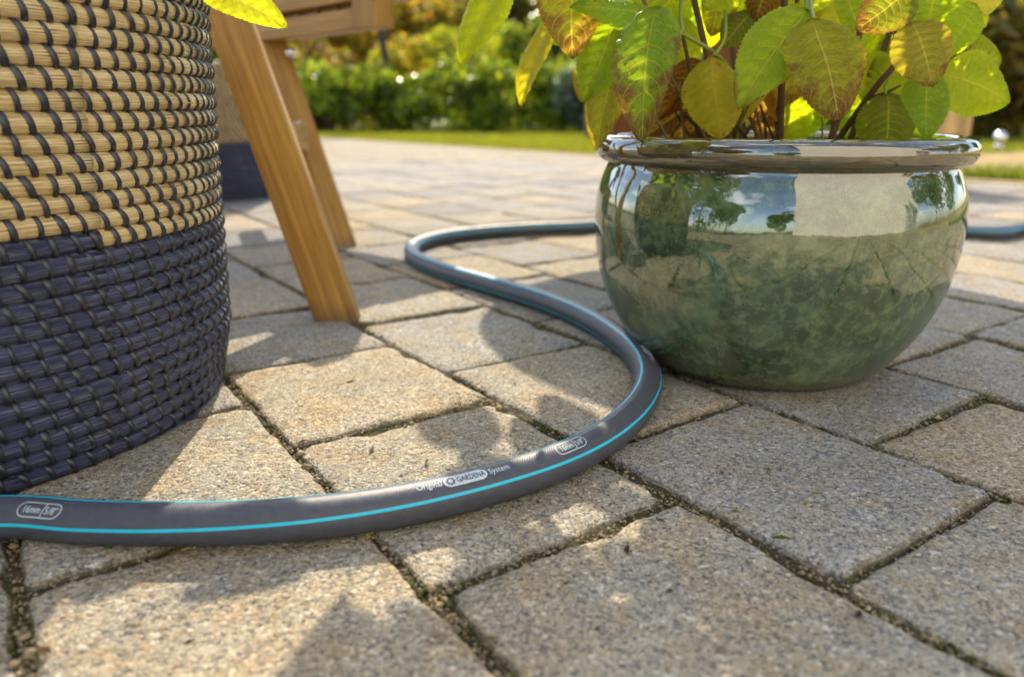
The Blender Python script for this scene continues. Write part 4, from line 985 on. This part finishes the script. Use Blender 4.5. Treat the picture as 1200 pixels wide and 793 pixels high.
l2 = board('leg', r0_ - dr * .12, r0_ + dr * 1.04, (.93, .36, 0), .040, .022); cut_foot(l2, .002)
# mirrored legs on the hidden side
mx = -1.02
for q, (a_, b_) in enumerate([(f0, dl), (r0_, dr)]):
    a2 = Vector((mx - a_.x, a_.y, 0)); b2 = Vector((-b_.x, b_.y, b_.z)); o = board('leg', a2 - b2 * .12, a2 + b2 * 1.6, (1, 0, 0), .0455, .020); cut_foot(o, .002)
# seat front: end stile, two rails and a recessed panel
e0 = at(452, 33, 1.12); bd = Vector((-.742, .67, 0)); hh_ = .10; bz = e0.z
Lr = .62
def along(t, z): return Vector((e0.x, e0.y, 0)) + bd * t + Vector((0, 0, z))
board('seat_rail', along(.052, bz + .014), along(Lr, bz + .014), (0, 0, 1), .028, .032)
board('seat_rail', along(.052, bz + hh_ - .05), along(Lr, bz + hh_ - .05), (0, 0, 1), .026, .032)
board('end_stile', along(.026, bz), along(.026, bz + hh_), bd, .050, .036)
back = Vector((.67, .742, 0)) * .010
board('seat_panel', along(.05, bz + .048) + back, along(Lr, bz + .048) + back, (0, 0, 1), .06, .010)
for i in range(11): board('panel_rib', along(.062 + i * .05, bz + .0285) + back * .35, along(.062 + i * .05, bz + .061) + back * .35, bd, .006, .008, bev=.0015)
for i in range(6):
    q = back * (1 + i * 6.4); board('seat_slat', along(.15, bz + hh_ + .010) + q, along(Lr + .02, bz + hh_ + .010) + q, Vector((.67, .742, 0)), .056, .018)
# side rail between the legs with its pale end grain, bolt and cap
e1 = at(356, 163, r0_.y - .012)
board('stretcher', e1 + Vector((.0, -.028, .004)), e1 + Vector((-.16, .36, 0.006)), (0, 0, 1), .040, .030, mat=M['crate'])
bm = bmesh.new(); bmesh.ops.create_uvsphere(bm, u_segments=14, v_segments=8, radius=.0085); cp = at(341, 62, r0_.y + .045)
link('bolt_cap', bmmesh('bolt_cap', bm), M['steel'], chair, cp - chair.location)
bm = bmesh.new(); bmesh.ops.create_uvsphere(bm, u_segments=14, v_segments=8, radius=.0055); cp = at(351, 146, r0_.y + .008)
link('bolt_head', bmmesh('bolt_head', bm), M['steel'], chair, cp - chair.location)

# ------------------------------------------------------------ table behind the plant, crate
tb = tag(empty('garden_table', (.25, 1.47, 0)), 'brown wooden round table behind the potted hydrangea, only its legs glimpsed', 'table')
V, F = lathe([(0, .585), (.300, .585), (.310, .589), (.313, .597), (.310, .606), (.302, .610), (0, .610)], 72); link('tabletop', pymesh('tabletop', V, F), M['brownwood'], tb)
for x, y in [(.105, -.12), (-.035, -.02), (.06, .16)]:
    bm = bmesh.new(); box_bm(bm, (x, y, .293), (.062, .05, .586), None, .004); link('leg', bmmesh('leg', bm), M['brownwood'], tb, smooth=False)
for z in (.53,):
    bm = bmesh.new(); box_bm(bm, (.04, 0, z), (.36, .03, .06), None, .003); link('apron', bmmesh('apron', bm), M['brownwood'], tb, smooth=False)
c0 = at(1084, 128, 2.3); cz = at(1084, 96, 2.3).z
cr_o = tag(empty('planter_crate', (c0.x, c0.y, 0), R(8)), 'pale wooden planter crate behind the right side of the pot rim', 'crate')
wx = 66 * 2.3 / FPX * .97
for sx_ in (-1, 1):
    for sy_ in (-1, 1): bm = bmesh.new(); box_bm(bm, (sx_ * (wx / 2 - .012), sy_ * (wx / 2 - .012), cz / 2), (.024, .024, cz), None, .002); link('corner_post', bmmesh('corner_post', bm), M['crate'], cr_o, smooth=False)
nb = 4; bh = cz / nb
for k in range(nb):
    for (cx, cy, s1, s2) in [(0, -wx / 2 - .006, wx, .012), (0, wx / 2 + .006, wx, .012), (-wx / 2 - .006, 0, .012, wx), (wx / 2 + .006, 0, .012, wx)]:
        bm = bmesh.new(); box_bm(bm, (cx, cy, bh * (k + .5)), (s1 - .003, s2 - .001, bh - .004), None, .0015); link('board', bmmesh('board', bm), M['crate'], cr_o, smooth=False)
